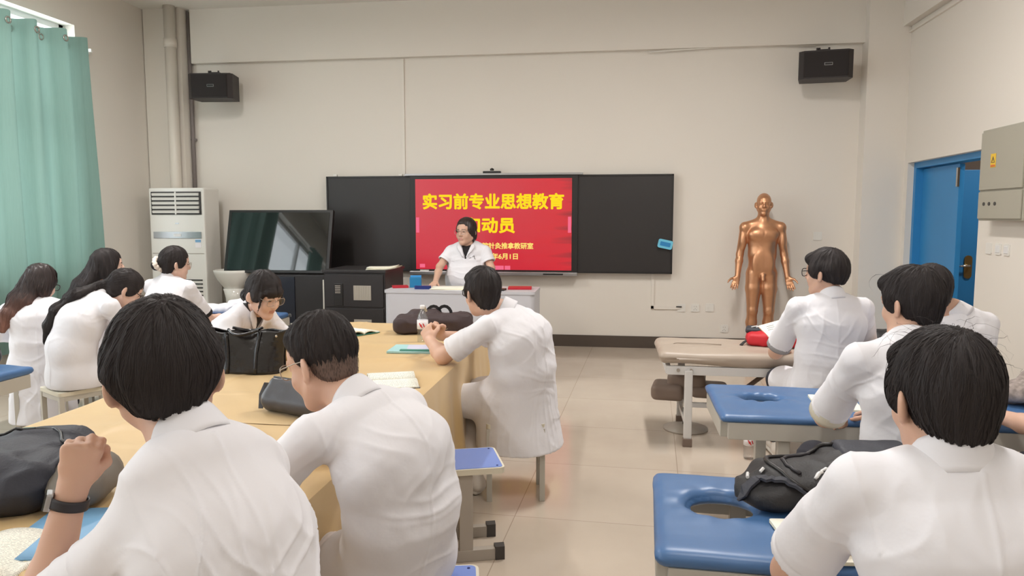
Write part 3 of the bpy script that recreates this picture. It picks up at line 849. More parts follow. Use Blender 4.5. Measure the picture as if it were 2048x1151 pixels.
text('和动员', 0.178, -0.035, 0.523, M['slide_yellow'], slide, bold=0.0065, wide=0.56)
text('学院针灸推拿教研室', 0.072, 0.134, 0.297, M['slide_cream'], slide, bold=0.0022, wide=0.64)
text('年6月1日', 0.072, 0.137, 0.18, M['slide_cream'], slide, bold=0.0022, wide=0.29)
for x, z, a, b2 in ((-0.855, 0.525, 0.035, 0.17), (0.855, 0.53, 0.035, 0.175), (-0.805, 0.067, 0.06, 0.04), (0.05, 0.052, 0.15, 0.045), (0.168, 0.052, 0.062, 0.045)):
    MB().box((x, -0.0325, z), (a, 0.002, b2)).build('tool_button', M['slide_pink'], slide)
cm = thing('web_camera', 'small black camera bar on top of the wall screen', 'camera', (-1.385, BY - 0.01, BZ0 + 1.095))
MB().box((0, 0, 0.012), (0.20, 0.05, 0.024), bev=0.006).build('bar', M['frame_black'], cm)
MB().lathe([(0.022, 0), (0.022, 0.02), (0, 0.03)], (0, 0, 0.03), 16).build('lens_dome', M['gloss_black'], cm, True)
for x, z in ((-3.20, BZ1), (-2.43, BZ1)):
    tag(MB().box((x, BY, z + 0.012), (0.045, 0.04, 0.024), bev=0.005).build('board_hook', M['white_plastic']), 'small white hook on top edge of left blackboard, %s end' % ('outer' if x < -3 else 'screen'), 'hook')
ca = thing('chalk_case', 'light blue plastic case stuck to the right edge of the blackboard', 'case', (0.51, BY - 0.02, 1.155), 0)
MB().prism(rrect(0.155, 0.095, 0.02), 0, 0.028, Matrix.Rotation(rad(12), 4, 'Y') @ Matrix.Rotation(rad(90), 4, 'X')).build('shell', M['cyan_case'], ca)
MB().prism(rrect(0.11, 0.045, 0.008), 0.0, 0.031, Matrix.Rotation(rad(12), 4, 'Y') @ Matrix.Rotation(rad(90), 4, 'X')).build('window', M['cyan_dark'], ca)

# floor-standing air conditioner
ac = thing('air_conditioner', 'tall white floor standing air conditioner in the far left corner', 'air conditioner', (-4.88, 7.86, 0))
MB().box((0, 0, 0.885), (0.665, 0.32, 1.77), bev=0.02).build('body', M['white_plastic'], ac)
MB().box((0, -0.164, 1.60), (0.60, 0.012, 0.255), bev=0.004).build('vent_recess', M['louvre_dark'], ac)
l = MB()
for k in range(5):
    for sx in (-1, 1): l.box((sx * 0.143, -0.176, 1.505 + k * 0.048), (0.272, 0.02, 0.026), Matrix.Rotation(rad(20), 3, 'X'))
l.box((0, -0.176, 1.60), (0.014, 0.014, 0.25)); l.build('louvre', M['white_plastic'], ac)
MB().box((0, -0.163, 1.245), (0.58, 0.008, 0.075), bev=0.003).build('control_strip', M['silver'], ac)
MB().box((0, -0.168, 1.245), (0.09, 0.004, 0.03)).build('display', M['white_frame'], ac)
MB().box((0, -0.162, 1.375), (0.045, 0.003, 0.014)).build('badge', M['silver'], ac)
e = MB().box((0.245, -0.162, 1.155), (0.07, 0.003, 0.10)).build('energy_label', M['label_white'], ac)
MB().box((0.245, -0.1645, 1.18), (0.066, 0.002, 0.03)).build('label_band', M['blue_sticker'], e)
s = MB()
for k in range(15): s.box((0.0, -0.162, 0.14 + k * 0.043), (0.56, 0.006, 0.014))
s.build('intake_slot', M['louvre_dark'], ac)
MB().box((0, -0.162, 1.04), (0.62, 0.004, 0.006)).build('seam', M['steel_grey'], ac)

# pedestal wash basin
wb = thing('wash_basin', 'white ceramic pedestal wash basin left of the tilted display', 'wash basin', (-4.20, 7.66, 0))
MB().lathe([(0.05, 0.60), (0.13, 0.66), (0.22, 0.76), (0.255, 0.83), (0.262, 0.86), (0.25, 0.868), (0.235, 0.855), (0.20, 0.78), (0.10, 0.73), (0, 0.72)], n=32, sx=0.86, sy=0.72).build('bowl', M['ceramic'], wb, True)
MB().lathe([(0.15, 0), (0.145, 0.03), (0.105, 0.12), (0.09, 0.35), (0.095, 0.55), (0.12, 0.66), (0, 0.66)], n=28).build('pedestal', M['ceramic'], wb, True)
MB().tube([(0, 0.15, 0.86), (0, 0.15, 0.97), (0, 0.12, 1.0), (0, 0.03, 0.98)], 0.014, 10).build('tap', M['chrome'], wb, True)

# tilted display on its dark stand
tv = thing('standing_display', 'large switched-off display tilted back on a dark stand', 'display', (-3.66, 7.55, 0))
T = Matrix.Translation((0, 0.0, 0.85)) @ Matrix.Rotation(rad(-14), 4, 'X')
def tbox(c, d, bev=0): return MB().box(T @ Vector(c), d, T.to_3x3(), bev)
tbox((0, 0.03, 0.345), (1.205, 0.055, 0.70), 0.006).build('bezel', M['frame_black'], tv)
tbox((0, 0.0, 0.345), (1.13, 0.008, 0.64)).build('glass', M['gloss_black'], tv)
b = MB(); b.box((0.18, 0.10, 0.42), (0.78, 0.30, 0.82), bev=0.01); cabf = b.build('stand_cabinet', M['cabinet_black'], tv)
MB().box((0.02, -0.055, 0.42), (0.44, 0.012, 0.78), bev=0.003).build('navy_front', M['panel_navy'], cabf)
text('esan', 0.075, 0.13, 0.395, M['silver'], cabf, y=-0.063)
MB().box((0.21, -0.064, 0.30), (0.05, 0.004, 0.018)).build('sticker', M['white_plastic'], cabf)
s = MB(); s.tube([(0.60, -0.02, 0.78), (0.60, -0.03, 0.5), (0.62, -0.02, 0.2), (0.66, -0.04, 0.01)], 0.007, 6)
tag(s.build('green_cable', M['cable_green'], None, True, (-3.66, 7.50, 0)), 'green cable hanging between the display stand and black cabinet', 'cable')
s = MB(); s.tube([(0, 0, 0.80), (0.0, 0, 0.3), (0.02, -.02, 0.01)], 0.016, 6)
tag(s.build('grey_cable', M['cable_light'], None, True, (-3.0, 7.28, 0)), 'pale grey cable hanging beside the black equipment cabinet', 'cable')

# black equipment cabinet
cb = thing('equipment_cabinet', 'black metal equipment cabinet with two pale vents left of the podium', 'cabinet', (-2.575, 7.32, 0))
MB().box((0, 0, 0.45), (0.635, 0.62, 0.90), bev=0.006).build('body', M['cabinet_black'], cb)
MB().box((0, 0.0, 0.912), (0.655, 0.66, 0.028), bev=0.004).build('top_panel', M['cabinet_black'], cb)
MB().box((0, -0.315, 0.72), (0.60, 0.014, 0.32), bev=0.003).build('upper_door', M['cabinet_black'], cb)
MB().box((0, -0.315, 0.29), (0.60, 0.014, 0.50), bev=0.003).build('lower_door', M['cabinet_black'], cb)
for z, hh in ((0.70, 0.145), (0.37, 0.13)):
    v = MB().box((0.085, -0.324, z), (0.18, 0.006, hh)).build('vent', M['steel_grey'], cb)
    s = MB()
    for k in range(10): s.box((0.005 + k * 0.018, -0.328, z), (0.006, 0.004, hh - 0.01))
    s.build('vent_slat', M['box_grey'], v)
hn = MB().box((-0.16, -0.326, 0.68), (0.09, 0.012, 0.22), bev=0.004).build('lock_recess', M['frame_black'], cb)
s = MB()
for k in range(5): s.box((-0.165, -0.334, 0.70 + k * 0.017), (0.055, 0.003, 0.007))
s.build('label_line', M['steel_grey'], hn)
MB().lathe([(0.012, 0), (0.012, 0.01), (0, 0.01)], (0, 0, 0), 12, Matrix.Rotation(rad(90), 3, 'X')).build('lock', M['chrome'], cb, False, (-0.235, -0.322, 0.46))
def sheets(name, loc, rz, w, d, n, label, cat, m='paper', curl=0.02, seed=0):
    rnd = random.Random(seed); o = thing(name, label, cat, loc, rz)
    for k in range(n):
        a = rnd.uniform(-0.12, 0.12); ox, oy = rnd.uniform(-.02, .02), rnd.uniform(-.02, .02)
        def fn(u, v, a=a, ox=ox, oy=oy, k=k):
            x = (u - .5) * w + ox; y = (v - .5) * d + oy
            return (x * math.cos(a) - y * math.sin(a), x * math.sin(a) + y * math.cos(a), 0.003 + k * 0.005 + curl * max(0, u - .55) ** 2 * 4)
        MB().grid(fn, 8, 4, 0.004).build('sheet', M[m if k % 2 == 0 else 'paper_cream'], o, True)
    return o
sheets('paper_stack', (-2.32, 7.14, 0.927), 0.1, 0.30, 0.21, 5, 'loose papers lying on top of the black equipment cabinet', 'papers', seed=3)

# podium and what lies on it
pd = thing('podium', 'pale grey teaching podium in front of the teacher', 'podium', (-1.37, 6.53, 0))
pw, pdp, pz = 1.335, 0.47, 0.80
ol = rrect(pw, 0.10, 0.045, 6)
MB().prism(ol, 0.02, pz - 0.02, Matrix.Translation((0, -pdp / 2 + 0.05, 0))).build('front_panel', M['podium_grey'], pd, auto=40)
for sx in (-1, 1): MB().box((sx * (pw / 2 - 0.02), 0.02, pz / 2), (0.04, pdp - 0.06, pz - 0.02)).build('side_panel', M['podium_grey'], pd)
MB().prism(rrect(pw + 0.01, pdp + 0.01, 0.03), pz - 0.02, pz + 0.005).build('worktop', M['podium_grey'], pd)
PT = pz + 0.005
tb = thing('tissue_box', 'blue cardboard box standing on the left end of the podium', 'box', (-1.83, 6.58, PT), 0.2)
MB().box((0, 0, 0.045), (0.105, 0.08, 0.09), bev=0.003).build('carton', M['box_blue'], tb)
MB().box((0.0, 0.03, 0.098), (0.10, 0.004, 0.02), Matrix.Rotation(rad(-30), 3, 'X')).build('flap', M['cyan_dark'], tb)
tag(MB().prism(rrect(0.15, 0.05, 0.02), 0, 0.03).build('pencil_case', M['blue_dark'], None, False, (-1.72, 6.42, PT), (0, 0, 0.1)), 'dark blue pencil case lying on the podium beside the blue box', 'pencil case')
sheets('lecture_notes', (-1.46, 6.50, PT), 0.05, 0.36, 0.24, 3, 'white lecture notes under the hand of the teacher', 'papers', seed=8, curl=0)
tag(MB().box((0, 0, 0.01), (0.21, 0.15, 0.02), bev=0.003).build('red_book', M['red_cover'], None, False, (-0.86, 6.55, PT), (0, 0, 0.1)), 'red covered book at the right end of the podium', 'book')
tag(MB().box((0, 0, 0.008), (0.12, 0.1, 0.016), bev=0.003).build('name_tag', M['frame_black'], None, False, (-1.03, 6.40, PT), (0, 0, -0.1)), 'small black card holder beside the red book on the podium', 'card holder')
tag(MB().box((0, 0, 0.01), (0.14, 0.1, 0.02), bev=0.002).build('red_booklet', M['red_cover'], None, False, (-1.96, 6.52, PT), (0, 0, 0.4)), 'red booklet on the left corner of the podium behind blue box', 'booklet')

# ================================================================== TABLES, BEDS, STOOLS
TX0, TX1, TZ = -2.10, -0.81, 0.70
def desk(name, y0, y1, label):
    o = thing(name, label, 'table', ((TX0 + TX1) / 2, (y0 + y1) / 2, 0))
    MB().box((0, 0, 0.675), (TX1 - TX0 - 0.03, y1 - y0 - 0.02, 0.03), bev=0.004).build('tabletop', M['bed_frame'], o)
    for sx in (-1, 1):
        for sy in (-1, 1):
            MB().box((sx * (TX1 - TX0 - 0.2) / 2, sy * (y1 - y0 - 0.2) / 2, 0.33), (0.05, 0.05, 0.66)).build('leg', M['steel_grey'], o)
    return o
def cloth(name, y0, y1, label, seed, far_flap):
    Wd = TX1 - TX0; drop = 0.60; r = 0.02
    L = Wd + 2 * drop; nu = 150; nv = int((y1 - y0) / 0.02)
    def fn(u, v):
        s = u * L; y = y0 + v * (y1 - y0)
        if s < drop: x = TX0; z = TZ - (drop - s); h = (drop - s) / drop; sg = -1
        elif s > drop + Wd: x = TX1; z = TZ - (s - drop - Wd); h = (s - drop - Wd) / drop; sg = 1
        else: x = TX0 + s - drop; z = TZ; h = 0; sg = 0
        if h > 0:
            w = 0.5 + 0.5 * math.sin(y * 17 + seed + 1.5 * math.sin(y * 5.1 + seed)); w2 = 0.5 + 0.5 * math.sin(y * 41 + seed * 2 + z * 3)
            x += sg * (0.004 + h * (0.035 * w + 0.012 * w2) + 0.012 * h)
        else:
            e = min(s - drop, drop + Wd - s)
            z += 0.004 + 0.004 * math.sin(x * 5 + y * 3.1 + seed) * math.sin(y * 4.3 - x * 2.0) * min(1, e / 0.1)
            for c, a in ((0.35, 0.004), (1.05, 0.0035)):      # fold lines left from the packet
                z += a * math.exp(-((x - TX0 - c) / 0.012) ** 2)
            z += 0.004 * math.exp(-(((y - y0) % 0.85 - 0.42) / 0.012) ** 2)
            z += 0.005 * abs(math.sin(3.0 * x + 7 * y + 2 * math.sin(4 * x + seed))) ** 8
            if e < r: z -= (r - e) ** 2 / (2 * r)
        return (x, y, z)
    mb = MB().grid(fn, nu, nv)
    if far_flap:
        def fl(u, v):
            x = TX0 - 0.004 + u * (Wd + 0.008); w = 0.5 + 0.5 * math.sin(x * 17 + seed)
            return (x, y1 + 0.003 + v * 0.03 * w, TZ + 0.002 - v * 0.6)
        mb.grid(fl, 60, 20)
    o = mb.build(name, M['yellow_satin'], None, False, auto=38)
    return tag(o, label, 'tablecloth')
desk('long_table', 2.50, 4.98, 'table under the far yellow cloth, its top fully draped')
desk('long_table', 0.92, 2.44, 'table under the near yellow cloth, its top fully draped')
cloth('tablecloth', 2.46, 5.0, 'yellow satin tablecloth draped over the far table, tote bag on it', 1.0, True)
cloth('tablecloth', 0.90, 2.485, 'yellow satin tablecloth on the near table under the dark backpack', 4.0, False)

def bed_pad(m, L, W, z0, z1, hole, parent, seed, wavy=0.0, r=0.028, h=0.012, amp=0.004):
    s = Sdf().box((L / 2, 0, (z0 + z1) / 2), (L / 2, W / 2, (z1 - z0) / 2), None, r, 0.01)
    if hole:
        s.ellcap((hole[0], hole[1], z0 - 0.1), (hole[0], hole[1], z1 + 0.1), (1, 0, 0), hole[2], hole[3], hole[2], hole[3], 0.03, 's')
    v, F = s.mesh(h, 2)
    N = normals(v, F)
    top = (v[:, 2] > (z0 + z1) / 2)
    d = value_noise(v * np.array([3, 7, 3]) + seed) * amp + 0.4 * amp * value_noise(v * np.array([9, 14, 5]) + seed)
    if hole:
        e = v - vec(hole[0], hole[1], z1); rr = np.sqrt((e[:, 0] / hole[2]) ** 2 + (e[:, 1] / hole[3]) ** 2)
        th = np.arctan2(e[:, 1], e[:, 0])
        d += amp * 0.45 * np.sin(th * 9 + 3 * value_noise(v * 5 + seed)) * np.exp(-((rr - 1.5) / 0.45) ** 2)
        d -= 0.012 * np.exp(-((rr - 1.0) / 0.25) ** 2) * top
    v = v + N * d[:, None] * top[:, None]
    if wavy: v[:, 2] += np.where(v[:, 2] < (z0 + z1) / 2, wavy * np.sin(v[:, 0] * 7.5 + 0.6), 0)
    return net_mesh('mattress', v, F, m, parent)

def blue_bed(loc, rz, label, L=1.9, W=0.70, z=0.605, hole=(0.2, 0.04, 0.085, 0.075), seed=0.0, pt=0.046, rh=0.075, amp=.004):
    o = thing('massage_bed', label, 'bed', loc, rz)
    bed_pad(M['vinyl_blue'], L, W, z - pt, z, hole, o, seed, r=pt * .48, amp=amp)
    zr = z - pt - rh / 2 + .002
    MB().box((0.02 + L / 2, -W / 2 + 0.03, zr), (L - 0.03, 0.04, rh), bev=0.004).build('side_rail', M['bed_frame'], o)
    MB().box((0.02 + L / 2, W / 2 - 0.03, zr), (L - 0.03, 0.04, rh), bev=0.004).build('side_rail', M['bed_frame'], o)
    MB().box((0.022, 0, zr), (0.034, W - 0.09, rh - .002), bev=0.004).build('end_rail', M['bed_frame'], o)
    MB().box((L - 0.018, 0, zr), (0.034, W - 0.09, rh - .002), bev=0.004).build('end_rail', M['bed_frame'], o)
    for x in (0.27, L - 0.27):
        for sy in (-1, 1):
            lg = MB().box((x, sy * (W / 2 - 0.05), (z - pt - .02) / 2 + .005), (0.05, 0.05, z - pt - 0.03), bev=0.003).build('leg', M['bed_frame'], o)
            MB().box((x, sy * (W / 2 - 0.05), 0.012), (0.056, 0.056, 0.024)).build('foot', M['rubber'], lg)
        MB().box((x, 0, 0.16), (0.03, W - 0.15, 0.03)).build('crossbar', M['bed_frame'], o)
    return o
blue_bed((0.115, 2.145, 0), rad(-2.2), 'blue vinyl massage bed nearest the camera with a black backpack on it', W=0.62, hole=(0.20, 0.06, 0.088, 0.078), seed=2.0)
blue_bed((0.45, 3.51, 0), rad(-0.3), 'wrinkled blue massage bed in the middle between beige bed and near bed', W=0.61, hole=(0.225, 0.03, 0.085, 0.055), seed=7.3, pt=.038, amp=.0055)
blue_bed((-3.50, 3.62, 0), rad(-90), 'blue massage bed at the left edge carrying a dark bag', L=1.8, W=0.66, z=0.635, hole=None, seed=1.1)
blue_bed((-4.95, 5.90, 0), 0, 'blue massage bed far left where the girl with the scrunchie writes', L=2.05, W=0.66, z=0.60, hole=None, seed=5.0)

bd = thing('treatment_bed', 'beige padded treatment bed on white splayed legs beside the red backpack', 'bed', (0.27, 4.97, 0))
bed_pad(M['vinyl_beige'], 1.9, 0.60, 0.520, 0.605, None, bd, 3.0, wavy=0.010, r=0.040, amp=0.006)
s = MB(); s.tube([(0.11, 0.03, 0.606), (0.13, 0.05, 0.608), (0.30, 0.05, 0.609), (0.42, 0.02, 0.607)], 0.0035, 6); s.build('seam', M['vinyl_beige'], bd, True)
for sy in (-1, 1): MB().box((0.93, sy * 0.26, 0.485), (1.76, 0.03, 0.055), bev=0.003).build('side_rail', M['white_frame'], bd)
for x in (0.06, 1.8): MB().box((x, 0, 0.485), (0.03, 0.49, 0.05)).build('end_rail', M['white_frame'], bd)
for x in (0.185, 1.7):
    for sy in (-1, 1):
        f = MB(); f.box((x, sy * 0.275, 0.27), (0.05, 0.035, 0.44), bev=0.008); f.box((x, sy * 0.25, 0.475), (0.05, 0.08, 0.035), bev=0.008)
        lg = f.build('leg', M['white_frame'], bd)
        MB().box((x, sy * 0.275, 0.026), (0.058, 0.045, 0.052), bev=0.004).build('foot', M['vinyl_taupe'], lg)
    MB().box((x, 0, 0.13), (0.025, 0.52, 0.035)).build('crossbar', M['white_frame'], bd)
for sx, x0, x1 in ((1, 0.50, 0.78), (-1, 1.40, 1.12)):
    MB().tube([(x0, 0.1, 0.22), (x1, 0.1, 0.45)], 0.016, 8).build('strut', M['vinyl_taupe'], bd, True)
MB().box((0.95, 0, 0.2), (1.5, 0.03, 0.03)).build('stretcher', M['white_frame'], bd)
for x in (0.12, 0.20, 0.86): MB().lathe([(0.011, 0), (0.011, 0.012), (0, 0.012)], n=12, R=Matrix.Rotation(rad(90), 3, 'X')).build('bolt', M['steel_grey'], bd, False, (x, -0.275, 0.488))
st = thing('padded_stool', 'low taupe padded stool tucked under the beige treatment bed', 'stool', (0.46, 5.09, 0), rad(-8))
def pad(c, hh, m, nm, par):
    s = Sdf().box(c, hh, None, 0.035, 0.01); v, F = s.mesh(0.01, 2); return net_mesh(nm, v, F, m, par)
pad((0.02, 0, 0.345), (0.125, 0.10, 0.06), M['vinyl_taupe'], 'seat', st)
pad((-0.10, -0.02, 0.27), (0.11, 0.12, 0.055), M['vinyl_taupe'], 'side_pad', st)
pad((0.17, 0.0, 0.285), (0.12, 0.11, 0.045), M['vinyl_taupe'], 'side_pad', st)
MB().tube([(0.02, 0, 0.02), (0.02, 0, 0.30)], 0.022, 12).build('post', M['chrome'], st, True)
MB().lathe([(0.15, 0), (0.15, 0.012), (0.03, 0.035), (0, 0.035)], (0.02, 0, 0), 24).build('base', M['steel_grey'], st, True)

# square-topped school stools
def stool_c(loc, rz, label):
    """Two posts on runner feet with rubber caps, blue laminate seat with a cream rim."""
    o = thing('school_stool', label, 'stool', loc, rz)
    z = 0.405
    rim = MB().prism(rrect(0.33, 0.285, 0.025), z - 0.026, z - 0.001).build('seat_rim', M['seat_cream'], o, auto=35)
    st = MB().prism(rrect(0.312, 0.267, 0.018), z - 0.004, z + 0.001).build('seat', M['seat_blue'], o)
    for sx in (-1, 1):
        for sy in (-1, 1): MB().lathe([(0.005, 0), (0.004, 0.002), (0, 0.0025)], (sx * 0.135, sy * 0.115, z + 0.001), 10).build('screw', M['blue_dark'], st)
    for sy in (-1, 1):
        p = MB().box((0, sy * 0.115, 0.20), (0.058, 0.032, 0.365), bev=0.003).build('post', M['steel_grey'], o)
        rnd = random.Random(int(sy + 5) + int(loc[1] * 10))
        c = MB()
        for k in range(9): c.box((0.029, sy * 0.115 - 0.012 * sy, rnd.uniform(0.06, 0.36)), (0.003, 0.010 * rnd.random() + 0.003, rnd.uniform(0.008, 0.03)))
        c.build('paint_chip', M['peel_brown'], p)
        ft = MB().box((0.0, sy * 0.115, 0.025), (0.27, 0.036, 0.05), bev=0.003).build('foot', M['steel_grey'], o)
        for sx in (-1, 1): MB().prism([(-0.022, -0.022), (0.018, -0.022), (0.022, 0.022), (-0.022, 0.022)], 0, 0.058, Matrix.Translation((sx * 0.145, sy * 0.115, 0))).build('rubber_cap', M['rubber'], ft)
    cp = MB().box((0.0, 0, 0.155), (0.02, 0.20, 0.065), bev=0.003).build('cross_plate', M['seat_cream'], o)
    rnd = random.Random(4); c = MB()
    for k in range(10): c.box((0.0105, rnd.uniform(-0.05, 0.07), 0.135 + rnd.random() * 0.03), (0.002, rnd.uniform(.005, .018), rnd.uniform(.004, .016)), Matrix.Rotation(rnd.random(), 3, 'X'))
    c.build('paint_chip', M['peel_brown'], cp)
    MB().box((0, 0, 0.372), (0.05, 0.25, 0.016)).build('bearer', M['steel_grey'], o)
    return o
stool_c((-0.655, 3.065, 0), rad(19), 'empty stool with blue top and chipped posts beside the yellow table')
stool_c((-0.535, 1.94, 0), rad(12), 'blue topped stool under the man in glasses who bends over the table')
def stool_b(loc, rz, label, sx_=0.27, sy_=0.24):
    o = thing('frame_stool', label, 'stool', loc, rz); z = 0.405
    MB().prism(rrect(sx_ + 0.03, sy_ + 0.03, 0.02), z - 0.024, z - 0.001).build('seat', M['seat_cream'], o, auto=35)
    for sx in (-1, 1):
        for sy in (-1, 1): MB().box((sx * sx_ / 2, sy * sy_ / 2, 0.19), (0.028, 0.028, 0.38), bev=0.002).build('leg', M['bed_frame'], o)
    for sx in (-1, 1):
        MB().box((sx * sx_ / 2, 0, 0.15), (0.018, sy_, 0.026)).build('rail', M['bed_frame'], o)
        MB().box((sx * sx_ / 2, 0, 0.365), (0.02, sy_, 0.03)).build('rail', M['bed_frame'], o)
    for sy in (-1, 1): MB().box((0, sy * sy_ / 2, 0.365), (sx_, 0.02, 0.03)).build('rail', M['bed_frame'], o)
    return o
stool_b((-0.52, 3.76, 0), rad(10), 'stool under the seated man at the far right of the yellow table')
stool_b((-3.33, 4.08, 0), rad(-30), 'stool under the girl with the long ponytail')
stool_b((-3.80, 4.38, 0), rad(36), 'stool under the girl with reddish hair ends')
stool_b((-3.85, 4.95, 0), rad(0), 'stool under the girl with long loose black hair')
stool_b((-3.30, 5.15, 0), rad(0), 'stool under the girl with the scrunchie')
stool_b((-2.27, 3.90, 0), rad(0), 'stool under the reading girl with glasses left of the table')
stool_c((-0.50, 1.02, 0), rad(30), 'stool under the man wearing the wrist watch')
stool_c((1.15, 4.24, 0), rad(0), 'stool under the man in glasses between beige and blue beds')
stool_c((1.00, 2.76, 0), rad(10), 'stool under the man between the two blue beds')
stool_c((0.68, 1.42, 0), rad(5), 'stool under the man at the near blue bed')
stool_b((1.62, 4.10, 0), rad(0), 'stool under the half hidden man near the blue door')
stool_c((1.80, 2.72, 0), rad(0), 'stool under the person whose hand rests on middle bed')

# ================================================================== PEOPLE
def head_sdf(s, c, R, k=1.0, ears=True, female=False, jaw=1.0):
    """Head about 0.235 k tall; c lies between the ears; R columns are right, forward, up."""
    P = lambda x, y, z: c + R @ (vec(x, y, z) * k)
    s.ell(P(0, -0.018, 0.034), vec(.074, .094, .086) * k, R, 0.02)
    s.ell(P(0, 0.030, -0.030), vec(.059 * jaw, .062, .080) * k, R, 0.03 * k)
    s.ell(P(0, 0.045, 0.045), vec(.058, .045, .045) * k, R, 0.03 * k)
    for sx in (-1, 1):
        s.cap(P(sx * .056 * jaw, -.002, -.050), P(sx * .016, .062, -.094), .018 * k * jaw, .017 * k, 0.025 * k)
        s.ell(P(sx * .036 * jaw, .060, -.030), vec(.026, .022, .026) * k, R, 0.02 * k)
        s.ell(P(sx * .031, .094, .010), vec(.020, .014, .012) * k, R, 0.014 * k, 's')
        s.ell(P(sx * .031, .078, .010), vec(.0145, .0125, .0105) * k, R, 0.006 * k)
        s.cap(P(sx * .013, .090 - (.004 if female else 0), .027), P(sx * .045, .080 - (.003 if female else 0), .027), .007 * k, .006 * k, 0.012 * k)
    s.ball(P(0, .070, -.098), .018 * k, 0.025 * k)
    s.chain([P(0, .088, .020), P(0, .100, -.004), P(0, .106, -.022)], [.007 * k, .009 * k, .0115 * k], 0.012 * k)
    for sx in (-1, 1): s.ball(P(sx * .012, .095, -.025), .0085 * k, 0.008 * k)
    s.cap(P(-.017, .086, -.052), P(.017, .086, -.052), .0062 * k, .0062 * k, 0.008 * k)
    s.cap(P(-.014, .086, -.063), P(.014, .086, -.063), .0068 * k, .0068 * k, 0.008 * k)
    if ears:
        for sx in (-1, 1):
            Re = R @ np.array([[math.cos(sx * .62), math.sin(sx * .62), 0], [-math.sin(sx * .62), math.cos(sx * .62), 0], [0, 0, 1]]).T
            s.ell(P(sx * .083, -.016, -.008), vec(.009, .021, .033) * k, Re, 0.008 * k)
            s.ell(P(sx * .095, -.009, -.003), vec(.007, .011, .019) * k, Re, 0.006 * k, 's')
            s.ball(P(sx * .077, -.004, -.034), .008 * k, 0.008 * k)

CURL = {'relaxed': (22, 32, 22), 'fist': (78, 92, 60), 'flat': (4, 8, 6), 'grip': (48, 62, 38), 'write': (50, 50, 20)}
def hand_sdf(s, W, hd, hn, right, pose='relaxed', k=1.0, spread=1.0):
    d = unit(hd); n = vec(hn); n = unit(n - d * (n @ d)); t = np.cross(d, n) * (1 if right else -1)
    W = vec(W)
    s.ellcap(W - d * .01 * k, W + d * .035 * k, t, .026 * k, .019 * k, .034 * k, .016 * k, 0.012)
    s.ellcap(W + d * .035 * k, W + d * .078 * k, t, .034 * k, .0145 * k, .040 * k, .0125 * k, 0.01)
    s.ell(W + d * .03 * k + t * .022 * k + n * .008 * k, vec(.017, .026, .014) * k, np.stack([t, d, n], 1), 0.012)
    c1, c2, c3 = CURL[pose]
    for i, (o, L, r) in enumerate(((.030, .072, .0088), (.0105, .080, .0092), (-.0100, .074, .0088), (-.0290, .060, .0078))):
        b = W + d * (.084 - .004 * abs(i - 1)) * k + t * o * k
        f = unit(d + t * (o * 2.6 * spread if pose in ('flat', 'relaxed') else 0)); ang = 0; p = b; pts = [b - f * .012 * k, b]; rs = [r * k * 1.05, r * k * 1.05]
        extra = (i - 1) * 4 if pose != 'flat' else 0
        for seg, cv, q in ((.46, c1 + extra, 1.0), (.30, c2, .93), (.24, c3, .82)):
            ang += cv
            dirv = f * math.cos(rad(ang)) + n * math.sin(rad(ang))
            p = p + dirv * L * seg * k; pts.append(p); rs.append(r * k * q)
        s.chain(pts, rs, 0.0045)
    b = W + d * .024 * k + t * .030 * k + n * .006 * k
    if pose == 'fist': seq = [(d * .7 + t * .5 + n * .5, .034), (d * .5 - t * .25 + n * .75, .032), (d * .1 - t * .85 + n * .35, .026)]
    elif pose in ('grip', 'write'): seq = [(d * .65 + t * .6 + n * .5, .036), (d * .8 + t * .05 + n * .6, .032), (d * .7 - t * .35 + n * .5, .026)]
    else: seq = [(d * .62 + t * .75 + n * .25, .038), (d * .85 + t * .45 + n * .2, .033), (d * .95 + t * .2 + n * .2, .027)]
    pts = [b]; p = b
    for v, L in seq: p = p + unit(v) * L * k; pts.append(p)
    s.chain(pts, [.0135 * k, .0115 * k, .0098 * k, .0080 * k], 0.007)

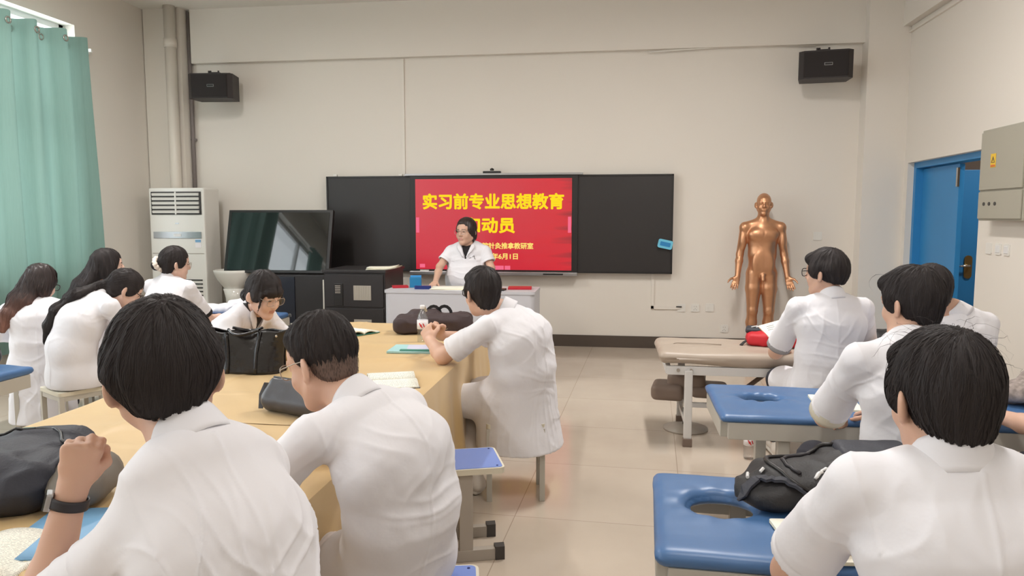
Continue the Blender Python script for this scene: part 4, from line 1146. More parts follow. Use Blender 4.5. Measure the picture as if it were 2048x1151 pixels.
def head_cap(s, c, R, k, style):
    P = lambda x, y, z: c + R @ (vec(x, y, z) * k)
    E = lambda p, r, kk=0.02, op='u': s.ell(P(*p), vec(r) * k, R, kk, op)
    if style == 'fade': E((0, -.020, .043), (.0810, .1015, .094)); E((0, -.010, .080), (.066, .084, .056), 0.03)
    else: E((0, -.020, .036), (.086, .108, .097)); E((0, -.010, .075), (.072, .086, .064), 0.03)
    if style == 'fade':
        E((0, .045, .088), (.058, .045, .034), 0.02)
    else:
        E((0, -.056, -.030), (.062, .048, .062), 0.03)
        for sx in (-1, 1): E((sx * .066, .012, .020), (.020, .045, .045), 0.02)
    if style in ('short', 'bowl', 'messy'): E((0, .062, .080), (.066, .045, .036), 0.02)
    if style == 'bowl':
        for sx in (-1, 1): E((sx * .070, -.02, .020), (.026, .064, .046), 0.02)
        E((0, -.066, .02), (.084, .056, .070), 0.03)
    if style in ('short', 'messy', 'bowl'):
        for sx in (-1, 1): E((sx * .112, -.060, -.085), (.062, .062, .060), 0.03, 's')
    # the face and the ears stay free
    E((0, .112, -.040), (.120, .086, .094), 0.012, 's')
    if style == 'parted':
        E((-.008, .112, .030), (.062, .062, .062), 0.015, 's')
        for sx in (-1, 1): E((sx * .100, .030, -.060), (.034, .050, .060), 0.015, 's')
    if style in ('short', 'messy', 'fade'):
        for sx in (-1, 1): E((sx * .098, .000, -.026), (.035, .036, .046), 0.01, 's')
    if style == 'bowl':
        for sx in (-1, 1): E((sx * .106, -.034, -.028), (.038, .062, .042), 0.01, 's')
    if style == 'fade':
        n = R @ unit(vec(0, .42, -1)); q = P(0, -.02, -.010)
        s.half(q, n, c - .3, c + .3, 0.02)
    else:
        zb = {'short': -.078, 'messy': -.064, 'bowl': -.050}.get(style, -.088)
        n = R @ unit(vec(0, .25, -1)); s.half(P(0, -.06, zb), n, c - .3, c + .3, 0.01)

def strands(v, F, c, R, k, n, length, r0, flow, seed, lift=0.003, nseg=6, fly=0, keep=None):
    """Hair locks lying along the surface (v, F); returns a mesh builder."""
    rnd = random.Random(seed)
    N = normals(v, F); kd = KDTree(len(v))
    for i, p in enumerate(v): kd.insert(p, i)
    kd.balance()
    mb_v, mb_f = [], []
    for q in range(n + fly):
        flying = q >= n
        i = rnd.randrange(len(v)); p = v[i].copy(); nn = N[i]
        if keep is not None and not keep(p): continue
        L = length * rnd.uniform(.6, 1.25) * (1.3 if flying else 1)
        pts = []; jit = vec(rnd.gauss(0, 1), rnd.gauss(0, 1), rnd.gauss(0, 1)) * (0.7 if flying else 0.09)
        if flying:
            h = R.T @ (p - c) / k
            if h[2] < .07: continue
        for j in range(nseg + 1):
            t = j / nseg
            pts.append(p + nn * (0.0006 + lift * t * (1 + .4 * rnd.random()) + (0.048 * t * (1.3 - .7 * t) if flying else 0)))
            f = flow(p); f = f + jit; f = f - nn * (f @ nn); f = unit(f)
            p2 = p + f * L / nseg
            _, i2, dist = kd.find(p2)
            if dist > 0.012: p = p2 if flying else p + f * .0008
            else:
                e = p2 - v[i2]; p = p2 - N[i2] * (e @ N[i2]); nn = N[i2]
        rr = r0 * rnd.uniform(.6, 1.2) * (0.55 if flying else 1)
        o = len(mb_v)
        for j, a in enumerate(pts):
            b = pts[min(j + 1, nseg)] - pts[max(j - 1, 0)]; b = unit(b); x = unit(np.cross(b, nn)); y = np.cross(x, b)
            w = rr * (1 - (j / nseg) ** 2 * .85) * (0.5 if j == 0 else 1)
            mb_v += [a + x * w, a + y * w * .8, a - x * w]
        for j in range(nseg):
            a = o + j * 3
            mb_f += [(a, a + 1, a + 4, a + 3), (a + 1, a + 2, a + 5, a + 4)]
    return mb_v, mb_f

def person(name_label, hip, rot, N, head, hrot, arms, girth=1.0, sw=0.170, style='short', h=0.006, hair='hair_black', skin='skin',
           coat='shirt', hem=None, back=0.03, stand=False, trousers='trousers_beige', glasses=None, hk=1.0, female=False, pose_legs=None,
           hairpath=None, scrunchie=True, nstr=500, sleeve=0.62, cuff=None, open_front=False, jaw=1.0, shoes=False, seed=1, sleeve_r=1.0, wrinkle=1.0, fly=0, collar=True, ears=True, cuff_deep=0.03, shrug=(0, 0), fringe=False, joints=None):
    hip = vec(hip); N = vec(N); c = vec(head)
    org = vec(hip[0], hip[1], 0)
    B = frame(rot); S, Fw, Up = B[:, 0], B[:, 1], B[:, 2]
    R = frame(*hrot)
    o = thing('person', name_label, 'person', tuple(org))
    k = hk; g = girth
    # ---- spine and shoulders
    M1 = hip + (N - hip) * 0.36 - Fw * back; M2 = hip + (N - hip) * 0.70 - Fw * back * 1.1
    sp = unit(N - M2); T = N - sp * 0.055
    J = {'R': T + S * sw - Up * (0.015 - shrug[1]) + Fw * 0.015, 'L': T - S * sw - Up * (0.015 - shrug[0]) + Fw * 0.015}
    if joints: J.update({q: vec(joints[q]) for q in joints})
    HB = c + R @ (vec(0, -.020, -.060) * k)
    # ---- body: one continuous skin
    s = Sdf()
    s.ellcap(hip, M1, S, .15 * g, .11 * g, .14 * g, .10 * g, 0.03)
    s.ellcap(M1, M2, S, .14 * g, .10 * g, .150 * g, .100 * g, 0.03)
    s.ellcap(M2, T, S, .150 * g, .100 * g, .11, .07, 0.03)
    for q in 'LR': s.cap(N - sp * .04, J[q], .045, .048, 0.03)
    s.chain([T, N + Fw * .012, HB], [.062, .056 * (0.9 if female else 1), .052 * k * (0.88 if female else 1)], 0.02)
    head_sdf(s, c, R, k, ears, female, jaw)
    for q in 'LR':
        if q not in arms: continue
        a = arms[q]; E, W = vec(a['e']), vec(a['w'])
        rr = (0.88 if female else 1.0) * (0.5 + 0.5 * g)
        s.ellcap(J[q], E, S, .046 * rr, .046 * rr, .038 * rr, .038 * rr, 0.02)
        mid = E + (W - E) * .35
        s.chain([E, mid, W], [.037 * rr, .037 * rr, .025 * rr], 0.02)
        hand_sdf(s, W, a.get('hd', W - E), a.get('hn', (0, 0, -1)), q == 'R', a.get('pose', 'relaxed'), a.get('k', 0.93 if female else 1.0))
    # legs
    if stand:
        kn = {q: hip + S * sg * .09 + vec(0, 0, .48 - hip[2]) + Fw * .02 for q, sg in (('L', -1), ('R', 1))}
        an = {q: vec(kn[q][0], kn[q][1], .085) - Fw * .02 for q in 'LR'}
    else:
        kn = {q: hip + S * sg * .13 + Fw * .40 + vec(0, 0, .47 - hip[2]) for q, sg in (('L', -1), ('R', 1))}
        an = {q: kn[q] - Fw * .03 + vec(0, 0, .09 - .47) for q in 'LR'}
    if pose_legs:
        for q in pose_legs: kn[q], an[q] = vec(pose_legs[q][0]), vec(pose_legs[q][1])
    hj = {q: hip + S * sg * .085 for q, sg in (('L', -1), ('R', 1))}
    for q in 'LR': s.chain([hj[q], kn[q], kn[q] + (an[q] - kn[q]) * .35, an[q], an[q] + Fw * .10 - vec(0, 0, .05)], [.07 * g, .05, .05, .034, .026], 0.02)
    if not stand: s.half((hip[0], hip[1], .415), (0, 0, -1), hip - vec(.2, .2, .3), hip + vec(.2, .2, 0), 0.01)
    v, F = s.mesh(h, 1)
    fc = v[F].mean(1); hl = (fc - c) @ R / k
    fm = np.zeros(len(F), int)
    lip = (np.abs(hl[:, 0]) < .021) & (hl[:, 1] > .082) & (hl[:, 2] < -.0455) & (hl[:, 2] > -.0705) & (np.abs(hl[:, 2] + .058) < .0125 - .25 * np.abs(hl[:, 0]))
    brow = (np.abs(np.abs(hl[:, 0]) - .031) < .018) & (hl[:, 1] > .06) & (np.abs(hl[:, 2] - (.031 - .1 * np.abs(np.abs(hl[:, 0]) - .028))) < .0042)
    eye = (np.abs(np.abs(hl[:, 0]) - .031) < .0125) & (hl[:, 1] > .07) & (np.abs(hl[:, 2] - .0095) < .0042 - .12 * np.abs(np.abs(hl[:, 0]) - .031))
    fm[lip] = 1; fm[brow | eye] = 2
    net_mesh('body', v, F, [M[skin], M['lips'], M['brow']], o, org, fm)
    # ---- the coat or shirt
    s = Sdf(); e = .013
    low = hip - Up * (.02 if not stand else .0)
    s.ellcap(low, M1, S, (.170 + e) * g, (.128 + e) * g, (.155 + e) * g, (.112 + e) * g, 0.04)
    s.ellcap(M1, M2, S, (.155 + e) * g, (.112 + e) * g, (.160 + e) * g, (.108 + e) * g, 0.04)
    s.ellcap(M2, T - sp * .01, S, (.160 + e) * g, (.108 + e) * g, .135, .085, 0.05)
    for q in 'LR': s.cap(N - sp * .040, J[q], .050, .051 * (0.95 if female else 1.0), 0.05)
    arm_dir = {}
    cut = []
    for q in 'LR':
        if q not in arms: continue
        E, W = vec(arms[q]['e']), vec(arms[q]['w'])
        ad = unit(E - J[q]); AL = np.linalg.norm(E - J[q]); arm_dir[q] = ad
        sl = arms[q].get('sleeve', sleeve); f = (0.90 if female else 1.0) * sleeve_r
        if sl <= 1.0:
            end = J[q] + ad * AL * sl
            s.sleeve(J[q], end + ad * .06, .053 * f, .073 * f, end, ad, 0.03)
            cut.append((end, ad, .070 * f, .052 * f))
        else:
            s.cap(J[q], E, .053 * f, .054 * f, 0.03)
            wd = unit(W - E); WL = np.linalg.norm(W - E); end = E + wd * WL * (sl - 1.0)
            s.sleeve(E, end + wd * .05, .054 * f, .046 * f, end, wd, 0.02)
            cut.append((end, wd, .046 * f, .034 * f))
    if coat == 'long' or coat == 'mid':
        zb = hem if hem is not None else 0.25
        if stand:
            s.ellcap(hip, vec(hip[0], hip[1], zb - .02), S, (.172 + e) * g, (.13 + e) * g, .21 * g, .17 * g, 0.05)
        else:
            s.ellcap(hip - Fw * .0, vec(hip[0], hip[1], zb - .04) - Fw * .02, S, (.175 + e) * g, (.14 + e) * g, (.20 + e) * g, .185 * g, 0.05)
            for q in 'LR': s.ellcap(hj[q], hj[q] + (kn[q] - hj[q]) * .78, S, .10 * g, .10 * g, .095, .092, 0.05)
            for q in 'LR':
                a = hj[q] + (kn[q] - hj[q]) * .25; b = hj[q] + (kn[q] - hj[q]) * .72
                s.ellcap(a, vec(a[0], a[1], max(zb, .20)), S, .08, .10, .085, .10, 0.06)
                if coat == 'long': s.ellcap(b, vec(b[0], b[1], max(zb, .26)), S, .06, .09, .06, .09, 0.06)
        s.half((hip[0], hip[1], zb), (0, 0, -1), hip - 1, hip + vec(1, 1, 0.0), 0.004)
    else:
        for q in 'LR': s.ellcap(hj[q], hj[q] + (kn[q] - hj[q]) * .22, S, .105 * g, .10 * g, .10 * g, .095 * g, 0.05)
        zb = hem if hem is not None else hip[2] - .085
        s.half((hip[0], hip[1], zb), (0, 0, -1), hip - 1, hip + vec(1, 1, 0), 0.004)
    for end, ad, r, ri in cut:
        s.cap(end - ad * .04, end + ad * .05, ri * .92, ri * 1.16, 0.006, 's')
    nd = unit(HB - N)
    s.cap(N + nd * .012 + Fw * .012, N + nd * .14, .060 * k, .066 * k, 0.012, 's')
    if open_front:      # the V of the lapels, open over the dark shirt
        vt = N + Fw * .06 + Up * .02; vb = M2 + Fw * (.115 * g) - Up * .01
        for t in np.linspace(0, 1, 10):
            p = vt + (vb - vt) * t; w = .010 + .042 * (1 - t)
            s.ellcap(p, p + Fw * .14, S, w, .03, w, .03, 0.006, 's')
    v, F = s.mesh(h, 2)
    nn = normals(v, F)
    ra, la = J['R'], J['L']
    W1 = wrinkle
    spots = [(M1 - Fw * .1, .24, Up + S * .25, 26, 1.0 * W1), (M2 - Fw * .1 + S * .12, .20, Up - S * .8, 24, 1.0 * W1), (M2 - Fw * .1 - S * .12, .20, Up + S * .8, 24, 1.0 * W1),
             (hip + Fw * .05, .24, Up + Fw * .6, 30, 1.2 * W1), (M1 + Fw * .1, .22, Up, 28, 1.0 * W1), (M2 - Fw * .08 + S * .07, .30, S + Up * .25, 17, 0.8 * W1), (M2 - Fw * .08 - S * .07, .30, S - Up * .3, 19, 0.8 * W1)]
    for q in arm_dir:
        sg = 1 if q == 'R' else -1
        spots.append((J[q] + arm_dir[q] * .13, .15, arm_dir[q] + Fw * .4, 34, 0.8 * W1))
        spots.append((J[q] - Up * .06 - S * sg * .03 - Fw * .03, .15, Up * .6 + S * sg * .8, 34, 1.0 * W1))
    if coat in ('long', 'mid'):
        spots.append((vec(hip[0], hip[1], (zb + hip[2]) / 2), .36, S + Fw * .5, 20, 2.0 * W1))
        spots.append((vec(hip[0], hip[1], (zb + hip[2]) / 2), .36, Fw - S * .4, 22, 1.6 * W1))
    v = folds(v, nn, spots, 0.0095, seed * 1.7)
    # seams: down the middle of the back, round the armholes, above the hem of the sleeve
    rel = v - M2; xs = rel @ S; bk = (nn @ Fw) < -.2
    below = ((v - N) @ sp) < -.02
    d = 0.0028 * np.exp(-(xs / .0045) ** 2) * bk * below
    for q in arm_dir:
        sg = 1 if q == 'R' else -1
        ax = unit(S * sg * .85 + arm_dir[q] * .4); rj = v - J[q]
        d += 0.0022 * np.exp(-(((rj @ ax) + .004) / .005) ** 2) * (np.linalg.norm(rj, axis=1) < .13)
    for end, ad, r, ri in cut:
        re = v - end
        d += -0.0022 * np.exp(-(((re @ ad) + .022) / .004) ** 2) * (np.linalg.norm(re, axis=1) < .12)
    v = v + nn * d[:, None]
    coat_o = net_mesh('white_coat', v, F, M['white_coat'], o, org)
    if cuff is not None:
        for q in arm_dir:
            end, ad, r, ri = cut[list(arm_dir).index(q)]
            mb = MB(); x = unit(np.cross(ad, vec(.3, .2, .9))); y = np.cross(ad, x)
            mb.grid(lambda u, t: tuple(end - org + ad * (cuff_deep * (t - .35)) + (x * math.cos(2 * PI * u) + y * math.sin(2 * PI * u)) * (r * 0.985)), 28, 3, 0.004)
            mb.build('sleeve_cuff', M[cuff], coat_o, True)
    # ---- collar folded over
    if collar:
        nc = unit(nd + Up * .6); S2 = unit(S - nc * (S @ nc)); Rx = np.stack([S2, np.cross(nc, S2), nc], 1); cc = N + nd * .010 + Fw * .010
        op = 2.15 if open_front else 2.62
        def cf(u, t):
            a = (u * 2 - 1) * op; fr = abs(u * 2 - 1)
            rx, ry = .051 * (.5 + .5 * g) * (.9 if female else 1), .056 * (.5 + .5 * g) * (.9 if female else 1)
            prof = [(0.000, -.012), (0.001, .012), (0.003, .030), (0.008, .035), (0.013, .024), (0.020, -.002), (0.029, -.030)]
            tt = t * (len(prof) - 1); i = min(int(tt), len(prof) - 2); w = tt - i
            pr = prof[i][0] * (1 - w) + prof[i + 1][0] * w; pz_ = prof[i][1] * (1 - w) + prof[i + 1][1] * w
            drop = .085 * fr ** 2.0
            ln = 1.0 + .5 * fr ** 2 if t > .5 else 1.0
            q2 = vec(math.sin(a) * (rx + pr * 1.15), -math.cos(a) * (ry + pr * 1.15), (pz_ if pz_ > 0 else pz_ * ln) - drop)
            return tuple(cc + Rx @ q2 - org)
        MB().grid(cf, 44, 14, 0.0022).build('collar', M['white_coat'], coat_o, True)
        if open_front:
            cv, cF = v, F
            kd = KDTree(len(cv))
            for i2, p in enumerate(cv): kd.insert(p, i2)
            kd.balance()
            cn = normals(cv, cF)
            for sg in (-1, 1):
                def lf(u, t):
                    p = vt + (vb - vt) * u + S * sg * ((.050 * (1 - u) + .006) + t * (.060 * (1 - u) ** .5 * (1 if u > .3 else .55 + 1.5 * u) + .004)) + Fw * .08
                    q3, i3, _ = kd.find(p)
                    return tuple(np.array(q3) * .55 + p * .0 + (p - Fw * ((p - np.array(q3)) @ Fw)) * .45 + cn[i3] * (.007 + .003 * math.sin(PI * t)) - org)
                MB().grid(lf, 14, 5, 0.003).build('lapel', M['white_coat'], coat_o, True)
    if open_front:
        s2 = Sdf(); s2.ellcap(M1, M2, S, .150 * g, .110 * g, .156 * g, .106 * g, 0.04); s2.ellcap(M2, T, S, .156 * g, .108 * g, .115, .078, 0.04)
        s2.cap(T, N + Fw * .012, .070, .062, 0.03)
        s2.cap(N + nd * .028 + Fw * .02, N + nd * .14, .058, .066, 0.008, 's')
        v2, F2 = s2.mesh(max(h, .006), 1); net_mesh('shirt', v2, F2, M['black_cloth'], o, org)
    # ---- trousers and shoes
    s = Sdf()
    s.ellcap(hip + Up * .02, hip - Up * .02, S, .140 * g, .104 * g, .150 * g, .112 * g, 0.03)
    if not stand: s.half((hip[0], hip[1], .408), (0, 0, -1), hip - vec(.2, .2, .3), hip + vec(.2, .2, 0), 0.01)
    for q in 'LR':
        s.chain([hj[q], kn[q]], [.088 * g, .068 * (.5 + .5 * g)], 0.03)
        s.chain([kn[q], an[q] + Up * .03], [.066, .060], 0.03)
        s.half(an[q] + Up * .0, an[q] - kn[q], an[q] - .12, an[q] + .12, 0.004)
    v, F = s.mesh(max(h, 0.007), 2)
    sp2 = []
    for q in 'LR': sp2 += [(kn[q], .16, an[q] - kn[q], 34, 1.2), (an[q] + Up * .08, .14, Up, 40, 1.4), (hj[q] + (kn[q] - hj[q]) * .4, .2, kn[q] - hj[q], 26, 1)]
    v = folds(v, normals(v, F), sp2, 0.006, seed)
    net_mesh('trousers', v, F, M[trousers], o, org)
    for q in 'LR':
        a = vec(an[q][0], an[q][1], 0) + Fw * .02
        s = Sdf()
        s.ellcap(a - Fw * .06 + Up * .052, a + Fw * .13 + Up * .045, S, .038, .032, .044, .026, 0.02)
        s.cap(a - Fw * .05 + Up * .05, a - Fw * .035 + Up * .11, .040, .042, 0.03)
        s.cap(a - Fw * .035 + Up * .12, a - Fw * .035 + Up * .2, .033, .033, 0.01, 's')
        s.half(a + Up * .022, -Up, a - .3, a + .3, 0.003)
        v, F = s.mesh(.006, 1); sh = net_mesh('shoe', v, F, M['shoe_white'], o, org)
        s = Sdf(); s.ellcap(a - Fw * .055 + Up * .02, a + Fw * .135 + Up * .02, S, .041, .02, .047, .02, 0.01); s.half(a, -Up, a - .3, a + .3, .002)
        v, F = s.mesh(.006, 1); net_mesh('sole', v, F, M['shoe_sole'], sh, org)
        if shoes:
            for j in range(4):
                mb = MB(); 
                for sg in (-1, 1): mb.tube([tuple(a - org + Fw * (-.05 + .045 * j) + S * sg * .041 + Up * .035), tuple(a - org + Fw * (-.02 + .045 * j) + S * sg * .042 + Up * .060), tuple(a - org + Fw * (.015 + .04 * j) + S * sg * .040 + Up * .045)], 0.0035, 5)
                mb.build('shoe_stripe', M['peel_brown' if j % 2 else 'seat_cream'], sh, True)
    # ---- hair
    hs = 0.0045 if h < .0055 else 0.006
    s = Sdf(); head_cap(s, c, R, k, style)
    P = lambda x, y, z: c + R @ (vec(x, y, z) * k)
    whorl = P(0.01, -.055, .125)
    down = vec(0, 0, -1); tie = None
    if style == 'bun':
        bc = P(*hairpath); s.cap(P(0, -.10, .0), bc, .03, .038 * k, 0.02); s.ell(bc, (.042, .042, .038), None, 0.01)
        tie = bc
    if style in ('long', 'pony') and hairpath:
        pts = [vec(q[:3]) for q in hairpath]; ws = [q[3] for q in hairpath]; ds = [q[4] for q in hairpath]
        for i in range(len(pts) - 1): s.ellcap(pts[i], pts[i + 1], S if len(hairpath[0]) < 6 else hairpath[0][5], ws[i], ds[i], ws[i + 1], ds[i + 1], 0.035)
        tie = pts[0] if style == 'pony' else None
    if style == 'parted':
        for sx in (-1, 1): s.ell(P(sx * .072, -.030, -.02), vec(.022, .045, .055) * k, R, 0.02)
    if style == 'long':
        for sx in (-1, 1): s.ell(P(sx * .072, -.02, -.03), vec(.022, .055, .075) * k, R, 0.02)
    if fringe:
        s.ell(P(0, .072, .052), vec(.062, .030, .032) * k, R, 0.015)
        for sx in (-1, 1): s.chain([P(sx * .066, .055, .04), P(sx * .073, .062, -.03), P(sx * .070, .055, -.085)], [.012, .006, .002], 0.01)
    v, F = s.mesh(hs, 1)
    nn = normals(v, F)
    q = (v - c) @ R / k
    if style in ('long', 'pony'):
        st = np.stack([v[:, 0] * 75, v[:, 1] * 75, v[:, 2] * 7 + seed], 1)
        if hairpath: st[:, 0] += v[:, 2] * 25
        v = v + nn * (0.004 * value_noise(st))[:, None]
    else:
        st = np.stack([np.arctan2(q[:, 0], q[:, 1] + .05) * 11, q[:, 2] * 14, np.full(len(q), float(seed))], 1)
        v = v + nn * (0.0035 * value_noise(st))[:, None]
    hair_o = net_mesh('hair', v, F, M[hair], o, org)
    if style in ('long', 'pony') and hairpath:
        line = [vec(qq[:3]) for qq in hairpath]
        def flow(p):
            dd = [np.linalg.norm(p - a) for a in line]; i = int(np.argmin(dd))
            if i == 0 and tie is not None and dd[0] > .05: return unit(tie - p)
            if i == 0 and dd[0] > .07: return unit(unit(p - whorl) + down * .5 + unit(line[0] - p) * .6)
            j = min(i + 1, len(line) - 1); i0 = j - 1
            return unit(line[j] - line[i0])
    elif style == 'bun':
        def flow(p): return unit(tie - p)
    else:
        def flow(p): return unit(unit(p - whorl) + down * .35)
    ss = strands(v, F, c, R, k, nstr, {'long': .12, 'pony': .10, 'bun': .06, 'fade': .022}.get(style, .042), 0.00075 if h < .0055 else .0013, flow, seed, .0009, 6, fly)
    if ss[0]: MB().add([tuple(a - org) for a in ss[0]], ss[1]).build('locks', M[hair], hair_o, True)
    if style == 'fade':
        s = Sdf(); E = lambda p, r, kk=0.02, op='u': s.ell(P(*p), vec(r) * k, R, kk, op)
        E((0, -.019, .034), (.0750, .0950, .087)); E((0, -.048, -.030), (.058, .046, .058), 0.03)
        E((0, .112, -.030), (.120, .088, .094), 0.012, 's')
        for sx in (-1, 1): E((sx * .095, -.004, -.022), (.030, .030, .042), 0.01, 's')
        s.half(P(0, -.06, -.062), R @ unit(vec(0, .3, -1)), c - .3, c + .3, 0.02)
        v, F = s.mesh(hs, 1); net_mesh('shaved_sides', v, F, M['hair_fade'], hair_o, org)
        ss = strands(v, F, c, R, k, 5200, .010, .0007, lambda p: unit(unit(p - whorl) + down), seed + 1, .0022, 2, 0, keep=lambda p: random.random() < np.clip(((R.T @ (p - c))[2] / k + .072) / .085, 0, 1) ** 1.3)
        MB().add([tuple(a - org) for a in ss[0]], ss[1]).build('stubble', M[hair], hair_o, True)
    if style == 'bun' and scrunchie:
        mb = MB(); ax = unit(tie - P(0, -.10, .0)); x = unit(np.cross(ax, vec(0, 0, 1))); y = np.cross(ax, x)
        ctr = tie - ax * .018
        pts = [tuple(ctr - org + (x * math.cos(a * PI / 18) + y * math.sin(a * PI / 18)) * (.046 + .004 * math.sin(a * 2.6)) + ax * .005 * math.sin(a * 1.9)) for a in range(36)]
        mb.tube(pts, [.016 + .004 * math.sin(a * 2.2) for a in range(36)], 10, closed=True)
        mb.build('scrunchie', M['scrunchie'], hair_o, True)
    # ---- spectacles
    if glasses:
        mb = MB(); gw = .028; gz = .006; r = .0014 if glasses != 'glass_frame_dark' else .0022
        go = None
        for sx in (-1, 1):
            ring = []
            for a in range(24):
                t = 2 * PI * a / 24; cx, cz = math.cos(t), math.sin(t)
                ring.append(tuple(P(sx * .0335 + gw * math.copysign(abs(cx) ** .7, cx), .103 - .10 * (abs(sx * .0335 + gw * cx)) ** 1.4, gz + .021 * math.copysign(abs(cz) ** .7, cz)) - org))
            mb.tube(ring, r, 6, closed=True)
            mb.tube([tuple(P(sx * .062, .098, gz + .008) - org), tuple(P(sx * .074, .08, gz + .010) - org), tuple(P(sx * .080, .02, gz + .012) - org), tuple(P(sx * .080, -.012, gz + .010) - org), tuple(P(sx * .080, -.024, gz - .008) - org)], r * 1.1, 6)
        mb.tube([tuple(P(-.007, .104, gz + .006) - org), tuple(P(0, .108, gz + .009) - org), tuple(P(.007, .104, gz + .006) - org)], r, 6)
        go = mb.build('glasses', M[glasses], o, True)
        for sx in (-1, 1):
            ol = [(gw * math.copysign(abs(math.cos(2 * PI * a / 24)) ** .7, math.cos(2 * PI * a / 24)), .021 * math.copysign(abs(math.sin(2 * PI * a / 24)) ** .7, math.sin(2 * PI * a / 24))) for a in range(24)]
            m2 = MB(); m2.add([tuple(P(sx * .0335 + x, .103 - .10 * (abs(sx * .0335 + x)) ** 1.4, gz + z) - org) for x, z in ol], [tuple(range(24))])
            m2.build('lens', M['lens'], go)
    return o, dict(J=J, c=c, R=R, N=N, org=org, B=B)

def arm(e, w, **k): return dict(e=e, w=w, **k)

# the man with the watch, nearest on the left
p1, i1 = person('man seen from behind wearing a black square watch, nearest at the yellow table', (-.53, 1.05, .50), 62, (-.735, 1.170, 1.066), (-.806, 1.212, 1.164), (36, 4, -3),
    {'L': arm((-.985, 1.09, .742), (-.932, 1.13, .985), hd=(.26, .05, .95), hn=(-.45, .85, .15), pose='fist', sleeve=.78, k=.84),
     'R': arm((-.84, 1.48, .745), (-1.02, 1.60, .735), hd=(-1, .3, 0), pose='relaxed')},
    style='bowl', h=.0045, nstr=5200, sw=.148, hk=1.02, sleeve=.7, seed=3, girth=.86, wrinkle=1.0, trousers='trousers_dark', joints={'L': (-.768, 1.07, .935), 'R': (-.672, 1.28, .975)})
# his watch
wd = unit(vec(-.932, 1.13, .985) - vec(-.985, 1.09, .742)); wc = vec(-.932, 1.13, .985) - wd * .030 - i1['org']
x = unit(np.cross(wd, vec(0, 1, 0))); y = np.cross(wd, x)
wt = MB().grid(lambda u, t: tuple(wc + wd * (t - .5) * .018 + (x * math.cos(2 * PI * u) * .0285 + y * math.sin(2 * PI * u) * .0285)), 40, 4, -.003).build('watch_strap', M['band_black'], p1, True)
fd = unit(-y * .55 + x * .85 if (x @ vec(-1, 0, 0)) > 0 else -y * .55 - x * .85)
fd = unit(vec(-.80, -.62, .1) - wd * (vec(-.80, -.62, .1) @ wd)); fs = np.cross(wd, fd)
Rw = Matrix(np.stack([fs, fd, wd], 1).tolist())
wb_ = MB().box(tuple(wc + fd * .0315), (.029, .011, .031), Rw, .003).build('watch_case', M['silver'], wt)
MB().box(tuple(wc + fd * .0378), (.026, .002, .028), Rw).build('watch_face', M['gloss_black'], wb_)

# the man in glasses bent over the table
p2, i2 = person('man with shaved sides and glasses bending over the yellow table', (-.60, 1.92, .50), 62, (-.690, 1.865, .960), (-.795, 1.905, 1.050), (68, 20, 0),
    {'L': arm((-.90, 1.72, .745), (-1.12, 1.88, .74), pose='relaxed', sleeve=.86), 'R': arm((-.86, 2.14, .75), (-1.08, 2.05, .74), pose='write')},
    style='fade', h=.005, nstr=3000, sw=.168, back=.085, glasses='glass_frame_silver', seed=5, trousers='trousers_white', sleeve=.85, wrinkle=1.2)
# the man at the far right of the table, looking at the teacher
p3, i3 = person('heavy man in a long white coat at far right of the yellow table, hands clasped', (-.50, 3.80, .50), 65, (-.575, 3.755, .965), (-.69, 3.745, 1.055), (38, 4, 0),
    {'L': arm((-.87, 3.62, .745), (-.965, 3.74, .80), hd=(-.4, .5, .6), hn=(.3, .8, -.2), pose='grip', sleeve=.80), 'R': arm((-.80, 4.10, .75), (-.955, 3.93, .80), hd=(-.4, -.5, .6), hn=(.3, -.8, -.2), pose='grip', sleeve=.8)},
    style='short', h=.006, nstr=700, sw=.176, girth=1.16, back=.06, glasses='glass_frame_dark', coat='mid', hem=.25, trousers='trousers_beige', seed=7, shoes=True,
    pose_legs={'L': ((-.87, 3.80, .47), (-.83, 3.60, .09)), 'R': ((-.80, 4.0, .47), (-.74, 3.72, .09))})
# right-hand side
pA, iA = person('man in dark rimmed glasses with grey rolled cuffs beside the beige bed', (1.14, 4.22, .50), 4, (1.155, 4.20, 1.025), (1.125, 4.23, 1.142), (47, 2, 0),
    {'L': arm((.915, 4.40, .67), (.98, 4.68, .645), pose='relaxed'), 'R': arm((1.41, 4.42, .67), (1.25, 4.69, .645), pose='relaxed')},
    style='bowl', h=.006, nstr=700, sw=.172, glasses='glass_frame_dark', cuff='grey_band', sleeve=.80, seed=9, back=.02, trousers='trousers_dark', coat='mid', hem=.40)
pB, iB = person('man with tousled hair writing at the middle blue bed, pale turned-up cuffs', (1.03, 2.72, .50), 14, (.985, 2.66, 1.035), (1.002, 2.70, 1.148), (30, 6, 0),
    {'L': arm((.785, 2.87, .70), (.88, 3.14, .645), pose='write', sleeve=.84), 'R': arm((1.26, 2.92, .70), (1.10, 3.18, .645), pose='relaxed')},
    style='messy', hk=.96, h=.0055, nstr=2200, sw=.172, seed=11, cuff='seat_cream', cuff_deep=.045, back=.03, trousers='trousers_dark', fly=14)
pC, iC = person('man with stray hair on top, nearest on the right at the near blue bed', (.66, 1.40, .50), 0, (.602, 1.40, 1.025), (.595, 1.435, 1.112), (8, 8, 0),
    {'L': arm((.375, 1.58, .70), (.52, 1.86, .645), pose='relaxed', sleeve=.8), 'R': arm((.93, 1.60, .70), (.76, 1.86, .645), pose='relaxed', sleeve=.8)},
    style='messy', h=.0045, nstr=5200, sw=.160, hk=.97, seed=13, fly=110, back=.02, trousers='trousers_dark', wrinkle=1.1)
